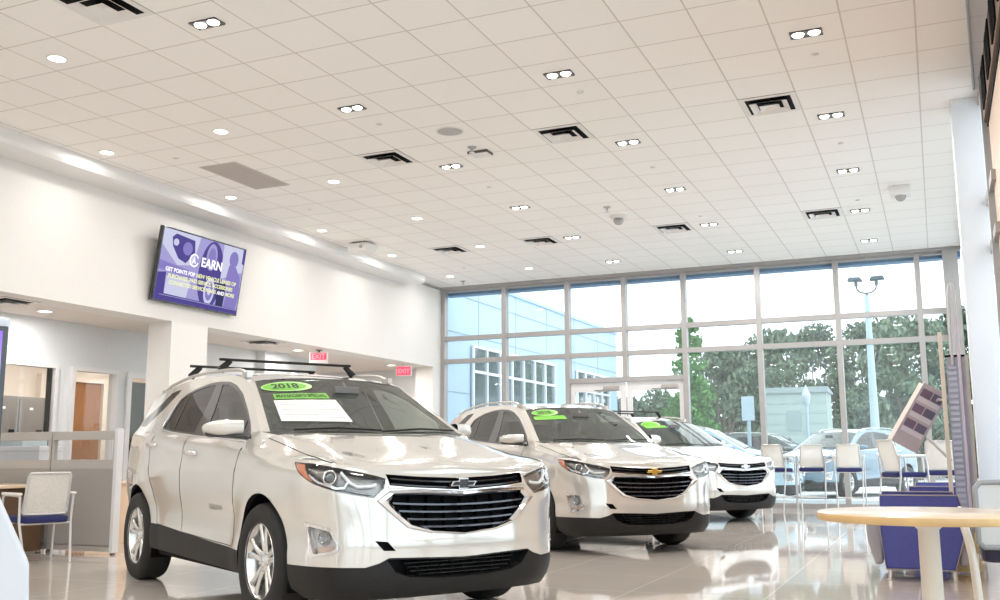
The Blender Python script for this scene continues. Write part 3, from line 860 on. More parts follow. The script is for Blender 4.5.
    m = MB(); m.box((-.64, 0, 1.505), (.03, .20, .05)); m.cyl((-.63, 0, 1.50), (-.70, 0, 1.56), .012, 8); m.build('cabin_mirror', mat('grey_mirror_back', (.16, .155, .15), rough=.4), root, bevel=.01)
    # --- windscreen wipers
    m = MB()
    for a, b in ((.12, .50), (.50, .93)):
        m.tube([Sw(a, .012) + Vector((.012, 0, .012)), Sw((a + b) / 2, .055) + Vector((.012, 0, .012)), Sw(b, .03) + Vector((.012, 0, .012))], .007, 6)
    m.build('wiper', BLACKP, root)
    root['_ws'] = 1
    return root, Sw

def finish_car(root, dx=1.3625):
    """centre the car on its own origin"""
    for ch in list(root.children):
        if ch.type == 'EMPTY': ch.location.x += dx
        else:
            stack = [ch]
            while stack:
                o = stack.pop(); o.data.transform(Matrix.Translation((dx, 0, 0))); stack += list(o.children)
    if '_ws' in root: del root['_ws']
# ================================================================ THE ROOM
H = 4.86; XL = -10.27; YB_ = 20.2; XR = .66
def struct(mb, name, m, parent=None, **k):
    o = mb.build(name, m, parent, **k)
    if parent is None: o['kind'] = 'structure'
    return o
WALLW = mat('warm_white_wall', (.79, .765, .735), rough=.7); noise_tint(WALLW, 30, .015)
OFFW = mat('office_grey_wall', (.72, .74, .75), rough=.75); noise_tint(OFFW, 30, .015)
OFFB = mat('office_beige_wall', (.80, .70, .60), rough=.75); noise_tint(OFFB, 30, .015)
SOFF = mat('soffit_paint', (.76, .70, .65), rough=.8); noise_tint(SOFF, 20, .02)
FRAME = mat('anodised_window_frame', (.40, .385, .38), rough=.4, metal=.25); noise_tint(FRAME, 12, .03)
FRAMEW = mat('white_door_frame', (.76, .75, .75), rough=.4)
GLASS = glass_mat('window_pane', (.93, .97, .98), ior=1.25, haze=(.75, .80, .82), haze_f=.06)  # veil over the outdoor view painted in as diffuse haze
OFGLASS = glass_mat('office_pane', (.94, .95, .95), ior=1.35)
FROST = glass_mat('frosted_strip', (.85, .85, .84), ior=1.3, haze=(.8, .8, .8), haze_f=.25)
WOOD = mat('brown_wood_door', (.30, .125, .04), rough=.35); noise_tint(WOOD, 6, .25, stretch=(8, 8, .6))
CLAD = mat('pale_wood_cladding', (.66, .50, .37), rough=.45); noise_tint(CLAD, 5, .14, stretch=(6, 6, .5))

def tile_material(name, base, line, period, off, width, rough, var=.03, grid_var=.05, coat=0.0, spec=.5):
    """square tiles with thin joints, from object coordinates"""
    m = mat(name, base, rough=rough, coat=coat, spec=spec); nt = m.node_tree; b = bsdf(m)
    N = nt.nodes.new; L = nt.links.new
    tc = N('ShaderNodeTexCoord'); sp = N('ShaderNodeSeparateXYZ'); L(tc.outputs['Object'], sp.inputs[0])
    def mth(op, a, bb=None):
        n = N('ShaderNodeMath'); n.operation = op
        for i, q in enumerate((a, bb)):
            if q is None: continue
            if isinstance(q, (int, float)): n.inputs[i].default_value = q
            else: L(q, n.inputs[i])
        return n.outputs[0]
    masks = []; cells = []
    for ax, o in ((0, off[0]), (1, off[1])):
        t = mth('DIVIDE', mth('SUBTRACT', sp.outputs[ax], o), period[ax])
        cells.append(mth('FLOOR', t))
        fr = mth('SUBTRACT', t, cells[-1]); d = mth('MINIMUM', fr, mth('SUBTRACT', 1.0, fr))
        masks.append(mth('LESS_THAN', d, width / 2 / period[ax]))
    msk = mth('MAXIMUM', masks[0], masks[1])
    cmb = N('ShaderNodeCombineXYZ'); L(cells[0], cmb.inputs[0]); L(cells[1], cmb.inputs[1])
    wn = N('ShaderNodeTexWhiteNoise'); wn.noise_dimensions = '2D'; L(cmb.outputs[0], wn.inputs['Vector'])
    ns = N('ShaderNodeTexNoise'); ns.inputs['Scale'].default_value = 9; ns.inputs['Detail'].default_value = 5; L(tc.outputs['Object'], ns.inputs['Vector'])
    v = mth('ADD', mth('MULTIPLY', mth('SUBTRACT', wn.outputs['Value'], .5), grid_var), mth('MULTIPLY', mth('SUBTRACT', ns.outputs['Fac'], .5), var))
    hs = N('ShaderNodeHueSaturation'); hs.inputs['Color'].default_value = (*base, 1); L(mth('ADD', v, 1.0), hs.inputs['Value'])
    mx = N('ShaderNodeMix'); mx.data_type = 'RGBA'; L(msk, mx.inputs[0]); L(hs.outputs[0], mx.inputs[6]); mx.inputs[7].default_value = (*line, 1)
    L(mx.outputs[2], b.inputs['Base Color'])
    return m
CEIL = tile_material('ceiling_tile', (.95, .925, .895), (.67, .62, .58), (.61, .61), (-4.205, 7.523), .015, .9, .02, .02)
FLOOR = tile_material('polished_floor_tile', (.62, .555, .50), (.76, .72, .67), (1.0, 1.0), (-4.2, 9.45), .014, .045, .08, .05, spec=.8)
CONC = mat('outdoor_concrete', (.60, .62, .64), rough=.85); noise_tint(CONC, 2, .08)
BLUEB = mat('pale_blue_cladding', (.44, .60, .74), rough=.5)

m = MB(); m.bb(-17, 1.2, -7, YB_ + .1, -.12, 0); struct(m, 'floor', FLOOR)
m = MB(); m.bb(-70, 70, YB_ + .1, 140, -.14, -.02); m.bb(-70, -17, -30, YB_ + .1, -.14, -.02); m.bb(1.2, 70, -30, YB_ + .1, -.14, -.02); m.bb(-17, 1.2, -30, -7, -.14, -.02); struct(m, 'ground', CONC)
# ceiling plate: right edge follows the slanted fascia line
m = MB()
P = [(-9.80, -7), (.10, -7), (.48, 8.95), (.60, 11.3), (.80, 11.3), (.80, YB_ + .1), (-9.80, YB_ + .1)]
m.prism(P, lambda x, y, t: (x, y, t), H, H + .10); struct(m, 'ceiling', CEIL)
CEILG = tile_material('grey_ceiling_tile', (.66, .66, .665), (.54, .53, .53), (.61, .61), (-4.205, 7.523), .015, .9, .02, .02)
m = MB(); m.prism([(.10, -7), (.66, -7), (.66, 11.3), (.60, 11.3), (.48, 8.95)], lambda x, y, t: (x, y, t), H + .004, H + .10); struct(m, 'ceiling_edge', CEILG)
m = MB(); m.tube([(.10, -7, H - .004), (.48, 8.95, H - .004), (.60, 11.3, H - .004)], .012, 4); struct(m, 'trim_1', FRAME)
# bulkhead along the left wall
m = MB()
prof = [(XL - .3, H + .1), (-9.80, H + .1), (-9.80, 4.74), (-9.83, 4.69), (-9.90, 4.67), (XL - .3, 4.67)]
m.prism(prof, lambda x, z, t: (x, t, z), -7, 18.45); struct(m, 'trim_2', mat('bulkhead_paint', (.80, .79, .78), rough=.35))
m = MB(); m.bb(XL - .3, -9.80, 18.45, YB_ + .1, H, H + .1); struct(m, 'ceiling_corner', WALLW)
# left wall over two openings, with its piers
T = .44
m = MB(); m.bb(XL - T, XL, -7, YB_ + .1, 3.02, 4.80); m.bb(XL - T, XL, 11.38, 12.18, 0, 3.02); m.bb(XL - T, XL, 19.74, YB_ + .1, 0, 3.02); m.bb(XL - T, XL, -7, 2.5, 0, 3.02)
struct(m, 'wall_left', WALLW)
m = MB(); m.bb(-17, XL - T, -7, YB_ + .1, 3.02, 3.12); struct(m, 'ceiling_office', SOFF)
m = MB(); m.bb(XL, XL + .012, 11.38, 12.18, 0, .1); m.bb(XL, XL + .012, 19.74, YB_, 0, .1); struct(m, 'baseboard_left', FRAME)
# office front wall with its glazed openings
XO = -11.72
m = MB()
for y0, y1, z0, z1 in ((2.5, 8.4, 0, 3.02), (8.4, 10.63, 2.37, 3.02), (10.63, 10.89, 0, 3.02), (10.89, 11.80, 2.37, 3.02), (11.80, 12.02, 0, 3.02), (12.02, 12.95, 2.37, 3.02), (12.95, 17.3, 0, 3.02)):
    m.bb(XO - .12, XO, y0, y1, z0, z1)
m.bb(XO - .1, XO + .2, 15.3, 16.1, 0, 3.02)
struct(m, 'wall_office', OFFW)
def frame_rect(m, X, y0, y1, z0, z1, w, d):
    m.bb(X - d / 2, X + d / 2, y0, y0 + w, z0, z1); m.bb(X - d / 2, X + d / 2, y1 - w, y1, z0, z1); m.bb(X - d / 2, X + d / 2, y0 + w, y1 - w, z1 - w, z1)
    if z0 < 0.2: m.bb(X - d / 2, X + d / 2, y0 + w, y1 - w, z0, z0 + w)
for i, (y0, y1) in enumerate(((8.4, 10.63), (10.89, 11.80))):
    m = MB(); frame_rect(m, XO, y0, y1, 0, 2.37, .06, .15); w = struct(m, 'window_%d' % (20 + i), FRAMEW)
    m = MB(); m.bb(XO - .008, XO + .008, y0 + .05, y1 - .05, .05, 2.32); m.build('pane', OFGLASS, w)
m = MB(); m.bb(XO - .02, XO + .05, 10.50, 10.535, 0, 2.36); struct(m, 'trim_3', GLOSSB)
m = MB(); frame_rect(m, XO, 12.02, 12.95, 0, 2.37, .09, .09); dd = struct(m, 'door_1', FRAMEW)
m = MB(); m.bb(XO - .008, XO + .008, 12.10, 12.87, .08, 2.22); m.build('pane', glass_mat('smoked_pane', (.30, .32, .30), ior=1.45), dd)
m = MB(); m.tube([(XO + .06, 12.16, .95), (XO + .10, 12.16, .98), (XO + .10, 12.16, 1.27), (XO + .06, 12.16, 1.30)], .012, 8); m.build('handle', CHROME, dd)
m = MB(); m.bb(-14.7, -14.6, 2.5, 17.3, 0, 3.02); m.bb(-14.7, XO - .12, 15.8, 15.9, 0, 3.02); m.bb(-14.7, XO - .12, 2.4, 2.5, 0, 3.02); struct(m, 'wall_office_back', OFFB)
m = MB(); m.bb(-17, -16.9, 15.9, YB_ + .1, 0, 3.02); m.bb(-17, -14.6, YB_, YB_ + .1, 0, 3.02); m.bb(-14.7, XL - T, YB_, YB_ + .1, 0, 3.02); struct(m, 'wall_corridor', OFFW)
m = MB(); m.bb(-14.6, -14.54, 12.95, 14.3, 0, 2.42); d2 = struct(m, 'door_2', WOOD)
m = MB(); m.tube([(-14.52, 13.95, 1.0), (-14.47, 13.95, 1.0), (-14.47, 13.83, 1.0)], .012, 8); m.build('handle', CHROME, d2)
m = MB(); frame_rect(m, -14.55, 12.85, 14.4, .3, 2.52, .10, .14); struct(m, 'trim_4', OFFB)

# back curtain wall: one glazed bay per window
XM = [XL + .05, -8.70, -7.21, -5.93, -4.65, -3.14, -1.63, -.15, .30]
ZB = [(.0, .10), (3.11, 3.21), (3.63, 3.73), (4.75, 4.86)]
D0, D1 = YB_ - .09, YB_ + .09; MW = .10
for k in range(8):
    x0, x1 = XM[k], XM[k + 1]; door = k in (2, 3)
    m = MB()
    m.bb(x0 - MW / 2, x0 + MW / 2, D0, D1, 2.64 if k == 3 else 0, H)
    if k == 7: m.bb(x1, x1 + .26, D0 - .10, D1, 0, H - .06)
    for i, (a, b) in enumerate(ZB):
        if door and i == 0: continue
        m.bb(x0 + MW / 2, x1 - (MW / 2 if k < 7 else 0), D0 + .015, D1 - .015, a, b)
    if door: m.bb(x0 + (MW / 2 if k == 2 else -MW / 2), x1 - MW / 2, D0 + .01, D1 - .01, 2.56, 2.66)
    w = struct(m, 'window_%d' % (k + 1), FRAME)
    lev = [(.10, 3.11), (3.21, 3.63), (3.73, 4.75)]
    if door: lev[0] = (2.66, 3.11)
    for a, b in lev:
        m = MB(); m.bb(x0 + MW / 2, x1 - MW / 2, YB_ - .008, YB_ + .008, a, b); m.build('pane', GLASS, w)
for k, (x0, x1, n) in enumerate(((-7.17, -5.945, 3), (-5.915, -4.69, 4))):
    m = MB(); W = .11
    m.bb(x0, x0 + W, YB_ - .03, YB_ + .03, .01, 2.55); m.bb(x1 - W, x1, YB_ - .03, YB_ + .03, .01, 2.55); m.bb(x0 + W, x1 - W, YB_ - .03, YB_ + .03, 2.37, 2.55); m.bb(x0 + W, x1 - W, YB_ - .03, YB_ + .03, .01, .26)
    d = struct(m, 'door_%d' % n, FRAMEW)
    m = MB(); m.bb(x0 + W, x1 - W, YB_ - .006, YB_ + .006, .26, 2.37); m.build('pane', GLASS, d)
    m = MB(); cx = x1 - .34
    m.bb(cx - .13, cx + .20, YB_ - .10, YB_ - .03, 2.40, 2.47); m.tube([(cx - .10, YB_ - .08, 2.40), (cx - .32, YB_ - .12, 2.385), (cx - .02, YB_ - .07, 2.375)], .010, 6); m.build('door_closer', mat('closer_grey', (.42, .40, .39), rough=.4, metal=.3), d)
    xx = x1 - .09 if k == 0 else x0 + .09
    m = MB(); m.tube([(xx, YB_ - .03, .95), (xx, YB_ - .10, .95), (xx, YB_ - .10, 1.35), (xx, YB_ - .03, 1.35)], .014, 8); m.build('pull_handle', CHROME, d)
m = MB(); m.bb(XL, .62, YB_ - .16, YB_ + .1, 4.80, H); struct(m, 'trim_5', FRAME)
# dark blind-box just outside the head of the glazing
m = MB(); m.bb(XL, .62, YB_ + .12, YB_ + .40, 4.70, 4.95); struct(m, 'trim_6', mat('blue_fascia', (.10, .22, .38), rough=.5))
# right hand side: column, glazing, timber portal
COLM = mat('white_column_paint', (.86, .89, .94), rough=.35)
m = MB(); m.bb(.37, .66, 11.55, 11.95, 0, H); struct(m, 'column', COLM, bevel=.006)
m = MB()
for y in (10.95, 14.0, 16.0, 18.0): m.bb(XR - .03, XR + .12, y - .04, y + .04, 0, H)
for a, b in ZB: m.bb(XR - .02, XR + .10, 10.4, YB_, a, b)
w = struct(m, 'window_9', FRAME)
m = MB(); m.bb(XR + .03, XR + .045, 10.4, YB_, .10, 4.80); m.build('pane', GLASS, w)
m = MB(); m.bb(.68, .90, 7.0, 10.75, 0, 4.30); struct(m, 'wall_right', CLAD)
PERF = mat('brown_perforated_metal', (.20, .13, .09), rough=.5)
m = MB(); m.bb(.645, .9, 7.0, 10.9, 4.36, 4.83)
for k in range(12):
    y = 7.2 + k * .29
    if k % 3 == 0: continue
    for q in range(5): m.bb(.630, .645, y + q * .05, y + q * .05 + .03, 4.40, 4.78, 1)
struct(m, 'trim_7', [PERF, DARK])
m = MB(); m.bb(.67, .9, 7.0, 10.85, 4.29, 4.36); struct(m, 'shadow_gap', DARK)  # dark strip painted in for the shadow gap above the timber
m = MB()
for y in (-6.9, -5.2, -3.4, -1.6, .2, 2.0, 3.8, 5.6, 6.95): m.bb(XR + .02, XR + .16, y - .04, y + .04, 0, H)
for a, b in ZB: m.bb(XR + .03, XR + .14, -7, 7.0, a, b)
w = struct(m, 'window_11', FRAME)
m = MB(); m.bb(XR + .07, XR + .085, -7, 7.0, .10, 4.80); m.build('pane', GLASS, w)
# front wall of the showroom, behind the camera, with one wide window
m = MB(); m.bb(-10.27, -3.6, -7.2, -7.0, 0, H); m.bb(-3.6, .66, -7.2, -7.0, 3.7, H); m.bb(.4, .66, -7.2, -7.0, 0, 3.7); struct(m, 'wall_front', WALLW)
m = MB()
for x in (-3.55, -2.2, -.9, .35): m.bb(x - .05, x + .05, -7.18, -7.02, 0, 3.7)
for a, b in ((0, .1), (3.6, 3.7)): m.bb(-3.6, .4, -7.17, -7.03, a, b)
w = struct(m, 'window_10', FRAME)
m = MB(); m.bb(-3.6, .4, -7.11, -7.095, .1, 3.6); m.build('pane', GLASS, w)

# ---------------------------------------------------------------- ceiling fittings
def ceil_pt(px, py, z=H):
    """point of the ceiling plane seen at an image position (used once, to read positions off the photograph)"""
    d = _Rw @ Vector(((px - 500) / F_PX, 1, -(py - 300) / F_PX)); k = (z - 1.0) / d.z
    return d.x * k, d.y * k
LAMP = mat('lamp_glow', (1, .97, .92), emit=(1, .96, .90), emit_s=5)
FIT = mat('black_light_trim', (.10, .095, .09), rough=.4); WHT = mat('white_fitting', (.82, .80, .78), rough=.5)
GREYF = mat('grey_fitting', (.48, .46, .44), rough=.5)
RIGHTL = [(207, 23), (559, 74), (806, 33), (352, 108), (831, 115), (628, 142), (451, 166), (675, 189), (520, 207), (848, 170), (709, 224), (860, 210), (572, 237), (735, 251), (869, 240), (613, 261)]
ROUND = [(57, 58), (221, 131), (107, 152), (334, 181), (231, 197), (417, 218), (322, 230), (480, 246), (392, 255), (529, 268), (450, 276)]
def lamp(name, kind, loc, power, sx, sy=None, col=(1, .96, .915), rot=(0, 0, 0), spread=None):
    l = bpy.data.lights.new(name, 'AREA'); l.energy = power; l.color = col
    l.shape = 'RECTANGLE' if sy else 'DISK'; l.size = sx
    if sy: l.size_y = sy
    if spread: l.spread = spread
    o = bpy.data.objects.new(name, l); COL.objects.link(o); o.location = loc; o.rotation_euler = rot
    return o
P_TWIN, P_ROUND = 21, 8
proto = None
def near(i, names): return names[i]
twin_lab = ['nearest the camera at the upper edge, beside the big supply vent', 'closest to the camera in the middle row, before a square vent', 'nearest to the timber wall, closest to the camera', 'second from the camera in the row over the front car', 'second out from the camera in the row by the timber wall',
            'second from the camera in the middle row, beyond the square vent', 'beside the small square ceiling box', 'third from the camera in the middle row', 'fourth from the camera in the row over the front car', 'third out in the row by the timber wall',
            'fourth from the camera in the middle row, past a vent', 'fourth out in the row by the timber wall', 'fifth in the row over the front car, beside a vent', 'last of the middle row, closest to the glazing', 'closest to the glazing in the row by the timber wall', 'last in the row over the front car, closest to the glazing']
for i, (px, py) in enumerate(RIGHTL):
    x, y = ceil_pt(px, py)
    if proto is None:
        proto = thing('recessed_light', None, 'ceiling light')
        m = MB(); m.bb(-.145, .145, -.075, .075, -.004, .004); m.bb(-.145, .145, -.075, -.068, -.012, 0); m.bb(-.145, .145, .068, .075, -.012, 0); m.bb(-.145, -.138, -.075, .075, -.012, 0); m.bb(.138, .145, -.075, .075, -.012, 0); m.build('light_trim', FIT, proto)
        for s in (-.072, .072):
            m = MB(); m.lathe([(0, -.028), (.028, -.026), (.046, -.018), (.055, -.005)], 20, (s, 0, 0)); m.build('lamp', LAMP, proto)
        o = proto
    else: o = copy_tree(proto)
    o.location = (x, y, H - .002)
    tag(o, 'twin recessed ceiling light ' + twin_lab[i], 'ceiling light', 'twin recessed lights in the showroom ceiling')
    lamp('twin_light_lamp', 0, (x, y, H - .05), P_TWIN, .28, .14)
round_lab = ['closest to the camera', 'second from the camera in the inner row', 'closest to the camera in the row along the bulkhead', 'third from the camera in the inner row', 'second along the bulkhead, below the grey return grille', 'fourth in the inner row', 'third along the bulkhead, before the projector box', 'fifth in the inner row, beside a vent', 'fourth along the bulkhead, past the projector box', 'sixth in the inner row, closest to the glazing', 'last along the bulkhead by the corner of the glazing']
proto = None
for i, (px, py) in enumerate(ROUND):
    x, y = ceil_pt(px, py)
    if proto is None:
        proto = thing('downlight', None, 'ceiling light')
        m = MB(); m.lathe([(.095, 0), (.095, -.008), (.082, -.012), (.078, 0)], 26); m.build('trim_ring', WHT, proto)
        m = MB(); m.lathe([(0, -.012), (.08, -.009)], 22); m.build('lamp', LAMP, proto)
        o = proto
    else: o = copy_tree(proto)
    o.location = (x, y, H - .001)
    tag(o, 'round recessed downlight ' + round_lab[i], 'ceiling light', 'round downlights in the showroom ceiling')
    lamp('round_light_lamp', 0, (x, y, H - .03), P_ROUND, .2)
# square supply vents
def vent(name, label, x, y, z=H, s=.61, group='square supply vents'):
    t = thing(name, label, 'vent', (x, y, z), 0, group)
    m = MB(); h = s / 2
    m.bb(-h, h, -h, h, -.003, .0); m.build('backing', DARK, t)
    for k, (r0, z0, r1, z1) in enumerate(((h * .80, -.008, h, -.004), (h * .44, -.004, h * .66, -.040), (h * .12, -.004, h * .35, -.044))):
        m = MB(); vs = []
        for r_, z_ in ((r0, z0), (r1, z1)): vs += [(-r_, -r_, z_), (r_, -r_, z_), (r_, r_, z_), (-r_, r_, z_)]
        m.add(vs, [(i, (i + 1) % 4, 4 + (i + 1) % 4, 4 + i) for i in range(4)])
        if k == 2: m.bb(-r0, r0, -r0, r0, -.007, -.004)
        m.build('vane', WHT, t)
    return t
vent_lab = ['largest and closest to the camera', 'in the middle of the ceiling', 'near the bulkhead over the front car', 'nearest the timber wall', 'over the cafe stools, farther out', 'beyond the dome detector', 'far out over the second car', 'farthest, close to the corner of the glazing']
for i, (px, py) in enumerate([(104, 5), (568, 132), (389, 157), (769, 103), (822, 212), (675, 227), (543, 239), (451, 248)]):
    x, y = ceil_pt(px, py)
    x = -4.205 + .61 * (math.floor((x + 4.205) / .61) + .5); y = 7.523 + .61 * (math.floor((y - 7.523) / .61) + .5)
    vent('ceiling_vent', 'square white supply vent ' + vent_lab[i], x, y)
x, y = ceil_pt(246, 176)
t = thing('return_grille', 'wide grey return air grille beside the bulkhead', 'grille', (x, y, H - .001))
for k, dy in enumerate((-.31, .31)):
    m = MB(); m.bb(-.30, .30, dy - .30, dy + .30, -.006, 0)
    for q in range(22): m.bb(-.28, .28, dy - .28 + q * .0265, dy - .272 + q * .0265, -.010, -.004)
    m.build('grille_panel', mat('grey_grille', (.60, .56, .53), rough=.6), t)
x, y = ceil_pt(450, 131)
t = thing('ceiling_speaker', 'round grey speaker grille flush in the ceiling', 'speaker', (x, y, H))
m = MB(); m.lathe([(0, -.012), (.10, -.011), (.15, -.006), (.16, 0)], 28); m.build('speaker_grille', GREYF, t)
m = MB(); m.lathe([(.15, -.008), (.165, -.010), (.172, 0)], 28); m.build('trim_ring', WHT, t)
x, y = ceil_pt(481, 153)
t = thing('ceiling_box', 'small white square box with dark rim in the ceiling', 'ceiling unit', (x, y, H))
m = MB(); m.bb(-.13, .13, -.11, .11, -.03, 0); m.build('housing', WHT, t, bevel=.012); m = MB(); m.bb(-.135, .135, -.125, -.108, -.032, -.001); m.bb(.128, .14, -.125, .06, -.032, -.001); m.build('dark_rim', FIT, t)
def dome(px, py, label, s=1.0, boxy=False):
    x, y = ceil_pt(px, py)
    t = thing('security_camera', label, 'camera', (x, y, H))
    m = MB()
    if boxy: m.bb(-.14, .14, -.12, .12, -.14, 0)
    else: m.lathe([(0, -.05), (.11 * s, -.05), (.135 * s, -.035), (.14 * s, 0)], 24)
    m.build('housing', WHT, t, bevel=.01 if boxy else 0)
    m = MB(); m.ball((0, -.03, -.08 if not boxy else -.15), (.075 * s, .075 * s, .07 * s), 16); m.build('dome', mat('smoked_dome', (.38, .37, .36), rough=.15), t)
dome(619, 216, 'white dome camera in mid ceiling beside a sprinkler', 1.1)
dome(900, 187, 'white boxed camera on ceiling near the column', 1.0, True)
t = thing('projector', 'white projector box hung beside the bulkhead', 'projector', (*ceil_pt(362, 243), H))
m = MB(); m.bb(-.20, .20, -.17, .17, -.17, -.03); m.build('housing', WHT, t, bevel=.015); m = MB(); m.cyl((0, 0, -.04), (0, 0, 0), .05, 14); m.build('mount', WHT, t); m = MB(); m.cyl((.08, -.16, -.10), (.08, -.175, -.10), .035, 16); m.build('lens', GREYF, t)
proto = None
for i, (px, py) in enumerate([(472, 147), (607, 207), (463, 281), (580, 92), (815, 54), (841, 143), (858, 200), (489, 187), (653, 167), (379, 124), (176, 158), (310, 209), (464, 268), (701, 216)]):
    x, y = ceil_pt(px, py); drop = i < 3
    if i in (0, 3):
        proto = thing('sprinkler', None, 'sprinkler')
        m = MB()
        if drop: m.lathe([(.06, 0), (.055, -.012), (.02, -.015), (.018, -.05), (0, -.052)], 16)
        else: m.lathe([(.036, 0), (.035, -.008), (0, -.010)], 18)
        m.build('cover_plate', GREYF if drop else mat('plate_grey', (.72, .69, .66), rough=.5), proto)
        if drop:
            m = MB(); m.cyl((0, 0, -.05), (0, 0, -.075), .010, 8); m.lathe([(0, -.075), (.035, -.074), (.04, -.078), (0, -.080)], 14); m.build('deflector', CHROME, proto)
        o = proto
    else: o = copy_tree(proto)
    o.location = (x, y, H)
    lab = ['exposed sprinkler head beside the small square ceiling box', 'exposed sprinkler head beside the dome camera', 'exposed sprinkler head in the far corner by the glazing'][i] if drop else 'small round concealed sprinkler plate ' + [
        'beside the twin light in mid ceiling', 'beside the twin light closest to the timber wall', 'beyond the second light along the timber wall', 'between the third and fourth lights along the timber wall', 'beyond the round speaker', 'above the middle of the room past the square vent', 'beside the second twin light over the front car', 'between two downlights at the near end of the bulkhead', 'between the inner downlights over the front car', 'near the farthest vent by the corner', 'just before the fourth light of the middle row'][i - 3]
    tag(o, lab, 'sprinkler', 'sprinklers in the showroom ceiling')
# office ceiling fittings
for px, py, lab in ((45, 311, 'over the cubicle'), (298, 350, 'in the corridor opening before the first exit sign'), (391, 365, 'in the corridor opening beside the farther exit sign')):
    x, y = ceil_pt(px, py, 3.02)
    t = thing('downlight', 'small round downlight in the low ceiling ' + lab, 'ceiling light', (x, y, 3.02), 0, 'downlights in the low ceiling')
    m = MB(); m.lathe([(.11, 0), (.11, -.008), (.09, -.012), (.085, 0)], 22); m.build('trim_ring', WHT, t)
    m = MB(); m.lathe([(0, -.008), (.087, -.005)], 20); m.build('lamp', LAMP, t)
    lamp('low_light_lamp', 0, (x, y, 2.98), 13, .2)
for k, (x, y) in enumerate(((-13.2, 12.0), (-13.2, 14.2), (-13.2, 9.0), (-14.0, 18.0))): lamp('office_fill_lamp', 0, (x, y, 2.98), 30, .5, .5)  # unseen area lamps added to light the offices and corridor
for px, py, lab in ((8, 301, 'square grey vent in the low ceiling over the cubicle'), (263, 342, 'square grey vent in the low corridor ceiling')):
    x, y = ceil_pt(px, py, 3.02); vent('low_vent', lab, x, y, 3.02, .55, 'vents in the low ceiling')
for px, py, lab, hang in ((319, 357, 'red and white exit sign hung in the corridor opening', 1), (404, 371, 'red exit sign farthest along the corridor opening', 0)):
    x, y = ceil_pt(px, py - 7, 3.02)
    t = thing('exit_sign', lab, 'sign', (x, y, 3.02), R(18))
    RED = mat('red_exit_face', (.75, .05, .10), rough=.4, emit=(1, .08, .16), emit_s=.55)
    m = MB(); m.bb(-.17, .17, -.03, .03, -.26 if not hang else -.28, -.05); m.build('housing', WHT, t, bevel=.006)
    m = MB(); m.cyl((0, 0, -.05), (0, 0, 0), .02, 8); m.lathe([(0, -.012), (.06, -.01), (.065, 0)], 14); m.build('canopy', FIT if hang else WHT, t)
    m = MB(); m.bb(-.155, .155, -.034, -.030, -.245 if not hang else -.19, -.065); m.build('sign_face', RED, t)
    vs, fs = text_mesh('EXIT', .13, bold=.004)
    m = MB(); m.M = Matrix.Translation((0, -.036, -.16 if not hang else -.13)) @ Matrix.Rotation(PI / 2, 4, 'X'); m.add(vs, fs); m.build('lettering', mat('exit_letters', (.9, .25, .28), emit=(1, .30, .34), emit_s=.5), t, fix=False)
# ================================================================ FURNITURE AND FITTINGS
NAVY = mat('navy_seat_fabric', (.020, .024, .105), rough=.9); noise_tint(NAVY, 120, .25)
PURP = mat('indigo_upholstery', (.085, .095, .34), rough=.85); noise_tint(PURP, 140, .18)
PURPD = mat('dark_indigo_upholstery', (.055, .06, .24), rough=.85); noise_tint(PURPD, 140, .18)
ARMG = mat('grey_upholstery', (.36, .34, .36), rough=.8); noise_tint(ARMG, 140, .12)
STEEL = mat('satin_steel', (.66, .65, .64), rough=.3, metal=.8)
SILV = mat('silver_powder_coat', (.62, .61, .60), rough=.4, metal=.3)
PADW = mat('white_arm_pad', (.80, .77, .72), rough=.5)
BEIGE = mat('beige_laminate', (.74, .56, .40), rough=.25, coat=.3); noise_tint(BEIGE, 4, .06, stretch=(1, 10, 1))
EDGE = mat('oak_edge_band', (.66, .43, .20), rough=.4); noise_tint(EDGE, 10, .12)
CREAM = mat('cream_metal', (.72, .66, .58), rough=.4, metal=.2)
GREYP = mat('grey_partition_panel', (.36, .335, .31), rough=.7); noise_tint(GREYP, 60, .05)
GREYR = mat('grey_partition_rail', (.46, .43, .40), rough=.45)
# woven mesh: fine see-through weave
MESHM = bpy.data.materials.new('white_mesh_weave'); MESHM.use_nodes = True
def _weave():
    nt = MESHM.node_tree; b = nt.nodes['Principled BSDF']; b.inputs['Base Color'].default_value = (.80, .77, .72, 1); b.inputs['Roughness'].default_value = .7
    tc = nt.nodes.new('ShaderNodeTexCoord'); w = nt.nodes.new('ShaderNodeTexVoronoi'); w.inputs['Scale'].default_value = 130
    r = nt.nodes.new('ShaderNodeValToRGB'); r.color_ramp.elements[0].position = .10; r.color_ramp.elements[1].position = .35
    r.color_ramp.elements[0].color = (.35, .35, .35, 1); r.color_ramp.elements[1].color = (.92, .92, .92, 1)
    nt.links.new(tc.outputs['Object'], w.inputs['Vector']); nt.links.new(w.outputs['Distance'], r.inputs[0]); nt.links.new(r.outputs[0], b.inputs['Alpha'])
_weave()

